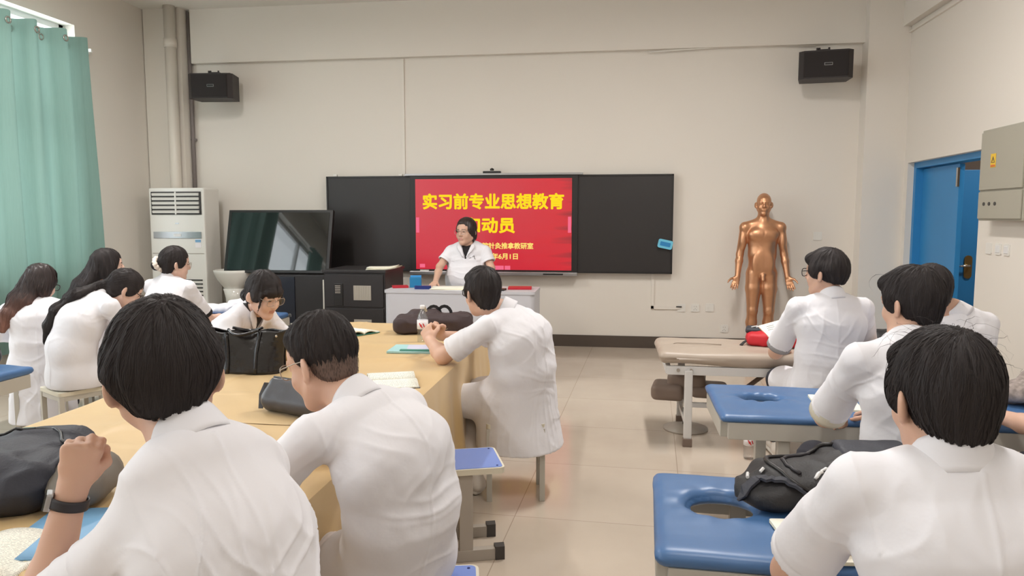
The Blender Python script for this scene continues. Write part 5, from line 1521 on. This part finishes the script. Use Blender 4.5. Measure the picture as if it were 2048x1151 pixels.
pD, iD = person('half hidden man in a white shirt by the blue door, behind another man', (1.72, 4.05, .50), 8, (1.66, 3.93, .985), (1.545, 3.93, 1.075), (15, 10, 0),
    {'L': arm((1.46, 4.36, .67), (1.52, 4.66, .645), pose='relaxed'), 'R': arm((1.92, 4.36, .67), (1.82, 4.66, .645), pose='relaxed')},
    style='short', h=.007, nstr=300, seed=15, trousers='trousers_dark')
pE, iE = person('person at the right edge whose left hand rests on the middle blue bed', (1.80, 2.68, .50), 10, (1.77, 2.72, 1.02), (1.75, 2.78, 1.14), (10, 5, 0),
    {'L': arm((1.60, 2.98, .65), (1.545, 3.28, .635), hd=(-.85, .35, -.05), hn=(0, .1, -1), pose='relaxed'), 'R': arm((2.05, 2.95, .68), (1.95, 3.15, .645), pose='relaxed')},
    style='short', h=.006, nstr=300, seed=17, trousers='trousers_dark')
# the girls on the left
g1, j1 = person('girl with reddish hair ends in a long white coat, seen from behind', (-3.80, 4.38, .46), 36, (-3.835, 4.42, .900), (-3.835, 4.46, .998), (-6, 22, 0),
    {'L': arm((-4.12, 4.40, .66), (-4.10, 4.62, .60), sleeve=1.8), 'R': arm((-3.66, 4.64, .66), (-3.86, 4.74, .60), sleeve=1.8)},
    style='long', h=.007, nstr=900, hair='hair_dyed', skin='skin_fair', female=True, hk=.97, sw=.165, girth=.95, coat='long', hem=.10, seed=21, back=.03, glasses='glass_frame_dark', trousers='trousers_dark', ears=False,
    hairpath=[(-3.845, 4.39, 1.00, .075, .05), (-3.86, 4.305, .905, .070, .03), (-3.895, 4.25, .82, .050, .022), (-3.93, 4.225, .71, .018, .010)])
g2, j2 = person('girl with long loose black hair facing right, by the green curtain', (-3.84, 4.98, .47), -20, (-3.79, 4.98, .965), (-3.735, 5.0, 1.082), (-42, 0, 0),
    {'L': arm((-4.0, 5.15, .68), (-3.85, 5.42, .62), sleeve=1.7), 'R': arm((-3.58, 5.15, .68), (-3.50, 5.45, .625), sleeve=1.7)},
    style='long', h=.007, nstr=900, skin='skin_fair', female=True, hk=.97, sw=.16, girth=.92, coat='mid', hem=.3, seed=23, trousers='trousers_dark', ears=False, collar=False,
    hairpath=[(-3.80, 4.95, 1.06, .085, .06), (-3.87, 4.88, .95, .085, .045), (-3.93, 4.84, .84, .08, .035), (-3.97, 4.83, .72, .05, .02)])
g3, j3 = person('girl with a long black ponytail bending forward on a pale stool', (-3.33, 4.08, .47), -32, (-3.185, 4.20, .955), (-3.085, 4.27, .985), (-42, 34, 0),
    {'L': arm((-3.27, 4.44, .68), (-3.08, 4.48, .585), sleeve=1.7), 'R': arm((-2.98, 4.20, .68), (-2.98, 4.38, .585), sleeve=1.7)},
    style='pony', h=.007, nstr=800, skin='skin_fair', female=True, hk=.97, sw=.165, girth=1.0, coat='shirt', hem=.41, back=.07, seed=25, glasses='glass_frame_dark', trousers='trousers_dark',
    hairpath=[(-3.18, 4.20, 1.02, .035, .035), (-3.285, 4.10, .975, .042, .03), (-3.385, 4.045, .885, .045, .028), (-3.44, 4.035, .785, .04, .022), (-3.465, 4.035, .68, .018, .010)])
g4, j4 = person('girl with a pale scrunchie round her bun, writing at the far blue bed', (-3.33, 5.12, .47), -8, (-3.345, 5.14, .990), (-3.305, 5.17, 1.092), (-42, 8, 0),
    {'L': arm((-3.50, 5.32, .66), (-3.30, 5.60, .635), pose='relaxed', sleeve=.8), 'R': arm((-3.14, 5.30, .665), (-3.02, 5.58, .64), pose='write', sleeve=.8)},
    style='bun', h=.0065, nstr=600, skin='skin_fair', female=True, hk=.97, sw=.17, girth=.95, seed=27, glasses='glass_frame_silver', hairpath=(-.03, -.125, -.02), cuff='black_cloth', cuff_deep=.03, coat='mid', hem=.36, trousers='trousers_white')
g5, j5 = person('girl in clear glasses reading at the left side of the yellow table', (-2.30, 3.90, .47), -98, (-2.055, 3.93, .925), (-1.965, 3.90, 1.008), (-112, 22, 0),
    {'L': arm((-1.98, 4.16, .745), (-1.78, 4.06, .74), pose='write', sleeve=1.2), 'R': arm((-2.06, 3.66, .745), (-1.83, 3.74, .74), pose='relaxed', sleeve=1.2)},
    style='bun', h=.005, nstr=900, skin='skin_fair', female=True, hk=1.0, sw=.17, girth=.95, seed=29, glasses='glass_frame_silver', hairpath=(0, -.115, -.05), scrunchie=False, open_front=True, coat='mid', hem=.36, fringe=True, trousers='trousers_dark')
# the teacher
t1, k1 = person('teacher in a white short sleeved coat standing behind the grey podium', (-1.45, 7.08, .86), 178, (-1.44, 7.08, 1.180), (-1.453, 7.045, 1.300), (158, 2, 0),
    {'R': arm((-1.705, 7.00, .965), (-1.675, 6.70, .845), hd=(-.1, -.8, -.25), pose='grip', sleeve=.62), 'L': arm((-1.20, 7.02, .955), (-1.27, 6.73, .84), hd=(.1, -.8, -.2), pose='relaxed', sleeve=.62)},
    style='parted', h=.0055, nstr=900, hair='hair_brown', female=True, hk=1.02, sw=.175, girth=1.12, stand=True, coat='long', hem=.42, seed=31, glasses='glass_frame_silver', open_front=True, jaw=1.12, trousers='trousers_dark', ears=True, sleeve_r=1.05)

# ================================================================== THE COPPER FIGURE
mq = thing('acupuncture_figure', 'copper coloured standing human body model against the front wall', 'body model', (1.49, 7.98, 0))
def figure():
    s = Sdf(); B = frame(180); S, Fw, Up = B[:, 0], B[:, 1], B[:, 2]
    P = lambda x, y, z: S * x + Fw * y + Up * z
    R = frame(172, 2, 0); c = P(.0, .015, 1.575)
    head_sdf(s, c, R, .97)
    s.chain([P(0, -.01, 1.38), P(0, 0, 1.44), c + R @ vec(0, -.02, -.05)], [.070, .054, .054], .02)
    for sg in (-1, 1): s.cap(P(sg * .012, .045, 1.40), c + R @ vec(sg * .045, .0, -.05), .013, .013, .02)
    s.ellcap(P(0, 0, .90), P(0, 0, 1.06), S, .140, .092, .128, .085, .05)
    s.ellcap(P(0, 0, 1.06), P(0, .0, 1.27), S, .135, .085, .160, .095, .05)
    s.ellcap(P(0, 0, 1.27), P(0, -.005, 1.365), S, .158, .092, .12, .065, .04)
    for sg in (-1, 1):
        s.cap(P(sg * .04, -.01, 1.395), P(sg * .175, -.01, 1.345), .040, .052, .03)
        s.ell(P(sg * .072, .062, 1.265), (.075, .032, .055), None, .03)
        s.ell(P(sg * .06, .080, .97), (.05, .02, .10), None, .03)
        sh, el, wr = P(sg * .178, -.01, 1.335), P(sg * .222, -.015, 1.06), P(sg * .250, .055, .83)
        s.cap(sh, el, .050, .037, .02); s.ball(sh, .050, .02)
        s.ell(P(sg * .198, .01, 1.2), (.036, .040, .09), None, .02)
        s.chain([el, el + (wr - el) * .3, wr], [.037, .038, .025], .015)
        hd = unit(P(sg * .20 if sg < 0 else .25, .30, -.75))
        hand_sdf(s, wr, hd, P(-sg * .25 if sg < 0 else .1, 1, .1), sg > 0, 'flat', .96)
        hj, kn, an = P(sg * .074, 0, .86), P(sg * .083, .01, .475), P(sg * .088, -.02, .10)
        s.chain([hj, hj + (kn - hj) * .4, kn], [.085, .080, .054], .02)
        s.ell(kn + P(0, .03, .0), (.036, .03, .045), None, .02)
        s.chain([kn, kn + (an - kn) * .35 - Fw * .018, an], [.050, .055, .036], .02)
        s.ellcap(an + P(0, -.03, -.06), an + P(sg * .02, .14, -.068), S, .036, .034, .044, .024, .02)
        s.half(an + P(0, 0, -.0985), (0, 0, -1), an + vec(-.25, -.25, -.3), an + vec(.25, .25, 0), .004)
    s.cap(P(0, .085, .845), P(0, .098, .80), .024, .020, .02)
    s.cap(P(0, .108, 1.34), P(0, .105, 1.20), .006, .006, .01, 's')
    s.ball(P(0, .106, 1.03), .006, .008, 's')
    v, F = s.mesh(.0065, 1)
    return v, F
v, F = figure()
net_mesh('body', v, F, M['copper'], mq)
MB().prism(rrect(0.42, 0.40, 0.03), 0, 0.012).build('base_plate', M['copper'], mq)

# ================================================================== BAGS, BOOKS, BOTTLES
def soft(name, build, h, m, parent, amp=.006, fq=12, seed=0, ridge=0.0):
    s = Sdf(); build(s); v, F = s.mesh(h, 1); n = normals(v, F)
    d = amp * value_noise(v * fq + seed) + .4 * amp * value_noise(v * fq * 2.3 + seed)
    if ridge: d += ridge * ((1 - np.abs(value_noise(v * np.array([9, 14, 22]) + seed * 3))) ** 3 - .3)
    v = v + n * d[:, None]; v[:, 2] = np.maximum(v[:, 2], 0.001)
    return net_mesh(name, v, F, m, parent)
def belt(pts, w, t, n_up=(0, 0, 1)):
    """A flat strap through the points."""
    mb = MB(); P = [Vector(p) for p in pts]
    out = []
    for i, p in enumerate(P):
        a = P[max(i - 1, 0)]; b = P[min(i + 1, len(P) - 1)]; d = (b - a).normalized(); x = d.cross(Vector(n_up))
        x = x.normalized() if x.length > 1e-4 else Vector((1, 0, 0)); out.append((p, x, x.cross(d).normalized()))
    v, f = [], []
    for p, x, y in out: v += [p + x * w / 2 + y * t / 2, p - x * w / 2 + y * t / 2, p - x * w / 2 - y * t / 2, p + x * w / 2 - y * t / 2]
    for i in range(len(P) - 1):
        for k in range(4): f.append((i * 4 + k, i * 4 + (k + 1) % 4, i * 4 + 4 + (k + 1) % 4, i * 4 + 4 + k))
    f.append((3, 2, 1, 0)); m = (len(P) - 1) * 4; f.append((m, m + 1, m + 2, m + 3))
    return mb.add(v, f)
def snap(o, pts, lift=.004):
    """Drops points onto the surface of the mesh object o (both in the frame of the thing)."""
    me = o.data; kd = KDTree(len(me.vertices))
    for q in me.vertices: kd.insert(q.co, q.index)
    kd.balance(); out = []
    for a in pts:
        q, i, _ = kd.find(a); out.append(q + me.vertices[i].normal * lift)
    return out
def smooth_line(pts, n=6):
    P = [Vector(p) for p in pts]; out = []
    for i in range(len(P) - 1):
        a, b, c, d = P[max(i - 1, 0)], P[i], P[i + 1], P[min(i + 2, len(P) - 1)]
        for k in range(n):
            t = k / n
            out.append(.5 * (2 * b + (c - a) * t + (2 * a - 5 * b + 4 * c - d) * t * t + (3 * b - a - 3 * c + d) * t ** 3))
    return out + [P[-1]]
TT = TZ + 0.006

# black leather tote
t = thing('tote_bag', 'black shiny leather tote bag standing on the yellow table', 'bag', (-1.765, 3.33, TT), rad(2))
def tote_fn(sg):
    def fn(u, v):
        w = .185 + .028 * v - .012 * math.sin(PI * v); x = (u * 2 - 1) * w
        dep = .075 * (1 - .75 * v) + .01; e = abs(u * 2 - 1) ** 6
        y = sg * dep * (1 - e) + .012 * math.sin(7 * u + 3 * v) * v
        return (x, y - .02 * v, .208 * v - (.012 * math.sin(PI * u) * v) + .004 * math.sin(u * 19) * v)
    return fn
for sg in (-1, 1): MB().grid(tote_fn(sg), 48, 22, .004).build('side', M['leather_black'], t, True)
MB().prism(rrect(.36, .15, .05), 0, .012).build('bottom', M['leather_black'], t)
for x in (-.075, .075):
    s = MB(); pts = [tote_fn(-1)(.5 + x / .40, k / 8) for k in range(9)]
    pts = [(p[0], p[1] - .004, p[2]) for p in pts]
    s = belt(pts, .016, .004, (0, 1, 0)); s.build('seam_strip', M['leather_black'], t, True)
for sg, dz in ((-1, 0), (1, .01)):
    pts = [(-.075 + .15 * k / 14, sg * .02 - .025 - .050 * math.sin(PI * k / 14) * (1 if sg < 0 else -.6), .207 - .018 * math.sin(PI * k / 14) + dz * .4) for k in range(15)]
    MB().tube(pts, .007, 8).build('handle', M['leather_black'], t, True)
MB().lathe([(.006, 0), (.006, .003), (0, .004)], n=10, R=Matrix.Rotation(rad(90), 3, 'X')).build('stud', M['chrome'], t, False, (.16, -.038, .178))

# dark grey pouch
t = thing('toiletry_pouch', 'dark grey zipped pouch in front of the man with shaved sides', 'bag', (-1.19, 2.60, TT), rad(-20))
soft('body', lambda s: (s.ellcap((-.115, 0, .045), (.115, 0, .045), (0, 1, 0), .055, .045, .055, .045, .03), s.ellcap((-.112, 0, .11), (.112, 0, .11), (0, 1, 0), .012, .02, .012, .02, .06)), .007, M['pouch_grey'], t, .003, 14, 2)
MB().tube([(-.115, 0, .133), (0, 0, .131), (.115, 0, .133)], .004, 6).build('zipper', M['frame_black'], t, True)
belt([(-.12, -.01, .10), (-.15, -.01, .10), (-.165, -.02, .06), (-.16, -.03, .01)], .022, .003, (0, 1, 0)).build('strap', M['band_black'], t)

# open book on the table, near the right edge
def open_book(loc, rz, w, d, label, hb=.022, tilt=0, cover='ink', pagem='printed_page'):
    o = thing('open_book', label, 'book', loc, rz)
    for sg in (-1, 1):
        fn = lambda u, v, sg=sg: (sg * u * w, (v - .5) * d, .004 + hb * math.sin(min(1, u * 1.15) * PI) ** .6 * (1 - .35 * u) + (0.05 * max(0, u - .75) ** 1.5 if sg > 0 else 0))
        MB().grid(fn, 14, 4, .008).build('page_block', M[pagem], o, True)
    MB().grid(lambda u, v: ((u * 2 - 1) * (w + .004), (v - .5) * (d + .008), .003), 2, 2, .003).build('cover', M[cover], o)
    return o
open_book((-1.00, 3.18, TT), rad(-68), .15, .21, 'open printed book near the right edge of the yellow table')
open_book((-1.66, 4.50, TT), rad(60), .13, .18, 'open book lying near the far end of the yellow table', cover='folder_green')
f = thing('document_folder', 'pale teal folder with green edge under the clasped hands', 'folder', (-1.10, 3.98, TT), rad(3))
MB().box((0, 0, .006), (.30, .22, .012), bev=.002).build('cover', M['folder_teal'], f)
MB().box((.04, .02, .014), (.20, .14, .004), Matrix.Rotation(.15, 3, 'Z')).build('sheet', M['folder_lilac'], f)
MB().box((.02, -.085, .015), (.20, .03, .007), bev=.002).build('clip_bar', M['folder_green'], f)
def bottle(loc, label, cap, H=.225, r=.032, lab='label_white'):
    o = thing('water_bottle', label, 'bottle', loc)
    k = H / .225
    prof = [(0, .004), (r * .8, 0), (r, .012), (r * .95, .03), (r, .045), (r * .94, .06), (r, .075), (r, .14), (r * .9, .16), (r * .55, .188), (.0125, .196), (.0125, .205)]
    MB().lathe([(a, b * k) for a, b in prof], n=24).build('body', M['bottle_clear'], o, True)
    MB().lathe([(.0145, .203 * k), (.0145, .222 * k), (.012, .225 * k), (0, .225 * k)], n=20).build('cap', M[cap], o, True)
    l = MB().lathe([(r + .0008, .085 * k), (r + .0008, .138 * k)], n=24).build('label', M[lab], o, True)
    s = MB()
    for a0, z0 in ((-2.0, .122), (-1.75, .115), (-1.35, .12)):
        s.grid(lambda u, v, a0=a0, z0=z0: ((r + .0014) * math.cos(a0 + u * .22 + v * .25), (r + .0014) * math.sin(a0 + u * .22 + v * .25), (z0 - v * .022) * k), 3, 4)
    s.build('label_print', M['label_red'], l, True)
    return o
bottle((-1.135, 4.22, TT), 'clear water bottle with white cap beside the brown backpack', 'cap_white')
bottle((.80, 4.50, 0), 'water bottle with red label on the floor between the beds', 'cap_white')
bottle((-4.28, 5.68, .605), 'clear bottle with a red cap on the far left blue bed', 'cap_red')

# brown backpack lying at the far end of the table
t = thing('backpack', 'brown black backpack with loops lying at the far end of the table', 'bag', (-1.17, 4.62, TT), rad(12))
soft('body', lambda s: (s.box((-.10, 0, .055), (.15, .11, .055), None, .045, .02), s.box((.10, .0, .06), (.15, .115, .062), None, .05, .03), s.box((-.06, .05, .09), (.10, .05, .05), None, .03, .03)), .009, M['nylon_brown'], t, .006, 10, 4, .010)
for x in (.0, .07):
    pts = [(x + .045 * math.cos(a * PI / 8), .04, .11 + .055 * math.sin(a * PI / 8)) for a in range(9)]
    belt(pts, .02, .005, (0, 1, 0)).build('carry_loop', M['nylon_black'], t)
belt([(-.06, .02, .12), (-.055, .01, .165), (-.04, 0, .12)], .016, .005, (0, 1, 0)).build('tag_strap', M['strap_light'], t)
s = MB(); s.tube([(-.05, -.10, .085), (.04, -.112, .08), (.10, -.10, .095)], .005, 6); s.tube([(.06, -.115, .03), (.14, -.11, .055)], .005, 6); s.tube([(.18, -.10, .03), (.20, -.09, .07), (.17, -.07, .11)], .006, 6)
s.build('piping', M['strap_light'], t, True)

# dark backpack at the lower left corner of the picture, on the near table
t = thing('backpack', 'dark navy backpack lying on the near table behind a raised fist', 'bag', (-1.68, 1.66, TT), rad(20))
nb = soft('body', lambda s: (s.box((-.02, .02, .07), (.28, .19, .07), None, .065, .02), s.box((-.06, -.02, .085), (.2, .12, .06), None, .055, .04)), .01, M['nylon_navy'], t, .010, 7, 5, .012)
soft('side_pocket', lambda s: s.ell((.30, -.06, .06), (.085, .13, .062), None, .02), .009, M['nylon_grey'], t, .006, 12, 6, .006)
MB().tube(snap(nb, smooth_line([(-.2, .12, .15), (0, .15, .15), (.16, .13, .15), (.24, .02, .15)]), .002), .0045, 6).build('zipper', M['frame_black'], t, True)
MB().box(tuple(snap(nb, [(.10, .13, .15)], .006)[0]), (.03, .008, .008)).build('zip_pull', M['chrome'], t)

# papers in front of the man with the watch
sheets('magazine', (-1.26, 1.50, TT), .3, .21, .28, 3, 'blue and white magazine under the raised forearm', 'magazine', 'blue_sticker', 0, 11)
open_book((-1.40, 1.36, TT), rad(15), .16, .23, 'open illustrated book at the lower left corner of the table', cover='paper')
k = thing('paper_bag', 'crumpled brown paper bag behind the black tote on the table', 'paper bag', (-1.70, 3.62, TT))
soft('bag', lambda s: s.ell((0, 0, .05), (.075, .05, .055), None, .02), .007, M['kraft'], k, .012, 22, 8, .01)

# black backpack on the near blue bed
BZ = .606
t = thing('backpack', 'black sports backpack with a white mark on the near blue bed', 'bag', (.64, 2.285, BZ), rad(6))
bb = soft('body', lambda s: (s.ellcap((-.17, -.02, .055), (.16, .0, .06), (0, 1, 0), .12, .055, .15, .06, .04), s.ell((-.20, -.05, .04), (.09, .10, .042), None, .05), s.box((.14, .04, .065), (.15, .13, .062), None, .055, .03)), .007, M['nylon_black'], t, .006, 9, 9, .010)
MB().tube(snap(bb, smooth_line([(-.05, -.16, .05), (-.15, -.12, .08), (-.185, -.02, .10), (-.15, .07, .11), (-.05, .10, .12), (.05, .10, .12)]), .004), .0065, 8).build('zipper_edge', M['frame_black'], t, True)
MB().tube(snap(bb, smooth_line([(-.12, -.09, .10), (-.14, -.02, .11), (-.11, .05, .12), (-.03, .075, .12)]), .003), .006, 8).build('opening', M['band_black'], t, True)
belt(snap(bb, smooth_line([(-.28, -.10, .03), (-.24, -.09, .07), (-.19, -.11, .085), (-.12, -.145, .07), (-.04, -.17, .03)]), .005), .032, .008).build('shoulder_strap', M['nylon_navy'], t)
soft('top_flap', lambda s: s.ellcap((.06, .07, .125), (.24, .05, .128), (0, 1, 0), .080, .020, .085, .020, .02), .008, M['nylon_navy'], t, .004, 12, 10)
s = MB(); q = snap(bb, smooth_line([(-.085, -.115, .11), (-.065, -.10, .12), (-.05, -.085, .12), (-.03, -.08, .12), (-.012, -.075, .12)], 3), .002)
s.tube(q, ([.004, .006, .0065, .006, .005, .0045, .004, .004, .0045, .004, .003, .0025, .002] + [.002] * 9)[:len(q)], 8)
s.build('white_mark', M['reflective'], t, True)
s = MB(); s.tube(snap(bb, [(-.255, -.06, .06), (-.245, -.03, .07)], .004), .005, 6); s.tube(snap(bb, [(-.215, -.06, .085), (-.20, -.055, .09)], .006), .005, 6); s.build('reflective_tab', M['reflective'], t)
for i in range(3): MB().tube(snap(bb, smooth_line([(.0 + .05 * i, -.13, .09 - .01 * i), (.05 + .05 * i, -.15, .065), (.12 + .05 * i, -.15, .05)]), .001), .0028, 5).build('green_piping', M['folder_green'], t, True)
def notebook(loc, rz, label, w=.19, d=.26, rot=None, hgt=.008):
    o = thing('notebook', label, 'notebook', loc, rz)
    if rot: o.rotation_euler = rot
    MB().prism(rrect(w, d, .008), 0, hgt).build('pages', M['paper_cream'], o)
    MB().prism(rrect(w, d, .008), hgt, hgt + .001).build('top_page', M['paper'], o)
    s = MB()
    for i in range(3): s.box((-.04 - .005 * i, d / 2 - .035 - .02 * i, hgt + .0015), (.05, .003, .001))
    s.build('writing', M['ink'], o)
    return o
notebook((.535, 1.95, BZ), rad(6), 'cream notebook on the near blue bed under a short sleeve')
notebook((.985, 3.46, BZ), rad(-4), 'cream notebook on the middle blue bed beside a turned-up cuff')
t = thing('backpack', 'red and navy backpack on the beige treatment bed', 'bag', (1.02, 5.03, BZ + .004), rad(-12))
soft('body', lambda s: (s.box((0, 0, .045), (.16, .13, .045), None, .04, .02), s.box((.02, -.02, .065), (.10, .08, .04), None, .035, .03)), .009, M['nylon_red'], t, .006, 10, 12, .008)
soft('top_flap', lambda s: s.box((-.10, .05, .085), (.07, .075, .018), None, .016, .01), .007, M['nylon_navy'], t, .004, 15, 13)
belt([(-.15, -.05, .03), (-.17, -.08, .02), (-.19, -.12, .004)], .02, .004).build('strap', M['nylon_black'], t)
for i in range(2): MB().tube([(-.13 + .03 * i, .02, .106), (-.10 + .03 * i, .06, .108), (-.07 + .03 * i, .03, .106)], .005, 6).build('white_stripe', M['reflective'], t, True)
notebook((1.05, 4.98, BZ + .118), 0, 'cream notebook leaning on the red backpack', .21, .15, (rad(22), rad(-14), rad(15)))
t = thing('duffel_bag', 'dark striped bag on the beige bed behind two seated men', 'bag', (1.80, 5.00, BZ + .004))
soft('body', lambda s: s.ellcap((-.14, 0, .06), (.14, 0, .06), (0, 1, 0), .09, .06, .09, .06, .02), .01, M['nylon_black'], t, .006, 10, 15, .012)
t = thing('scarf_bundle', 'black and white checked cloth bundle at right edge of middle bed', 'cloth', (1.86, 3.58, BZ))
soft('bundle', lambda s: (s.ell((0, 0, .05), (.16, .10, .06), None, .03), s.ell((.03, .03, .09), (.08, .06, .05), None, .03)), .009, M['check_fabric'], t, .014, 16, 16, .014)
t = thing('leather_bag', 'dark leather bag on the blue bed at the left edge', 'bag', (-3.52, 3.37, .637), rad(0))
soft('body', lambda s: s.box((0, 0, .06), (.17, .24, .06), None, .04, .02), .01, M['leather_black'], t, .005, 9, 17, .004)
MB().tube([(-.12, .225, .095), (0, .235, .098), (.12, .225, .095)], .004, 6).build('zipper', M['frame_black'], t, True)

# white things on the far left bed
BL = .602
t = thing('folded_coat', 'crumpled white coat on the far left bed below the air conditioner', 'coat', (-3.42, 6.02, BL), rad(10))
soft('cloth', lambda s: (s.ellcap((-.22, 0, .035), (.05, .02, .05), (0, 1, 0), .10, .04, .09, .05, .04), s.ell((.16, .02, .065), (.11, .08, .065), None, .05)), .009, M['white_coat'], t, .012, 13, 18, .014)
sheets('worksheets', (-3.02, 5.72, BL), .1, .34, .22, 4, 'white worksheets in front of the girl with the scrunchie', 'papers', seed=21, curl=.01)
open_book((-3.78, 5.70, BL), rad(-10), .15, .21, 'open book in front of the girl with loose long hair')
sheets('paper_sheets', (-4.45, 5.82, BL), .2, .36, .26, 3, 'white papers beside the red capped bottle', 'papers', seed=25, curl=0)
pn = thing('pen', 'dark pen lying on the worksheets at the far left bed', 'pen', (-3.08, 5.83, BL + .028), rad(-20))
MB().tube([(-.07, 0, 0), (.06, 0, 0), (.072, 0, 0)], [.005, .005, .001], 8).build('barrel', M['frame_black'], pn, True)

# the small embroidered mark on the breast of the teacher's coat
tc_ = [c for c in t1.children if c.name.startswith('white_coat')][0]
mk = MB()
for a in (((-.035, .0), (-.02, .006), (-.012, -.002)), ((-.010, .010), (.012, .012), (.030, .006)), ((.030, .006), (.034, -.006))):
    mk.tube(snap(tc_, smooth_line([Vector((.085 + x, -.16, 1.075 + z)) for x, z in a], 4), .0015), .0022, 5)
mk.build('embroidered_mark', M['grey_dark'], tc_, True)

# ================================================================== GROUPS OF REPEATS
GROUPS = {'school_stool': 'stools with blue seats', 'frame_stool': 'stools with four legs', 'massage_bed': 'blue massage beds', 'person': 'people in white coats', 'wall_socket': 'sockets on the front wall',
          'light_switch': 'light switches by the blue door', 'loudspeaker': 'loudspeakers on the front wall', 'curtain': 'green curtains', 'curtain_rod': 'curtain rods', 'backpack': 'backpacks', 'notebook': 'cream notebooks on the beds',
          'open_book': 'open books', 'tablecloth': 'yellow tablecloths', 'long_table': 'tables under the yellow cloths', 'blackboard': 'blackboard panels', 'water_bottle': 'water bottles', 'board_hook': 'hooks on the blackboard', 'wall_trunking': 'wall trunking'}
for o in list(COL.objects):
    st_ = o.name.split('.')[0]
    if o.parent is None and o.get('category') and not o.get('group') and st_ in GROUPS: o['group'] = GROUPS[st_]
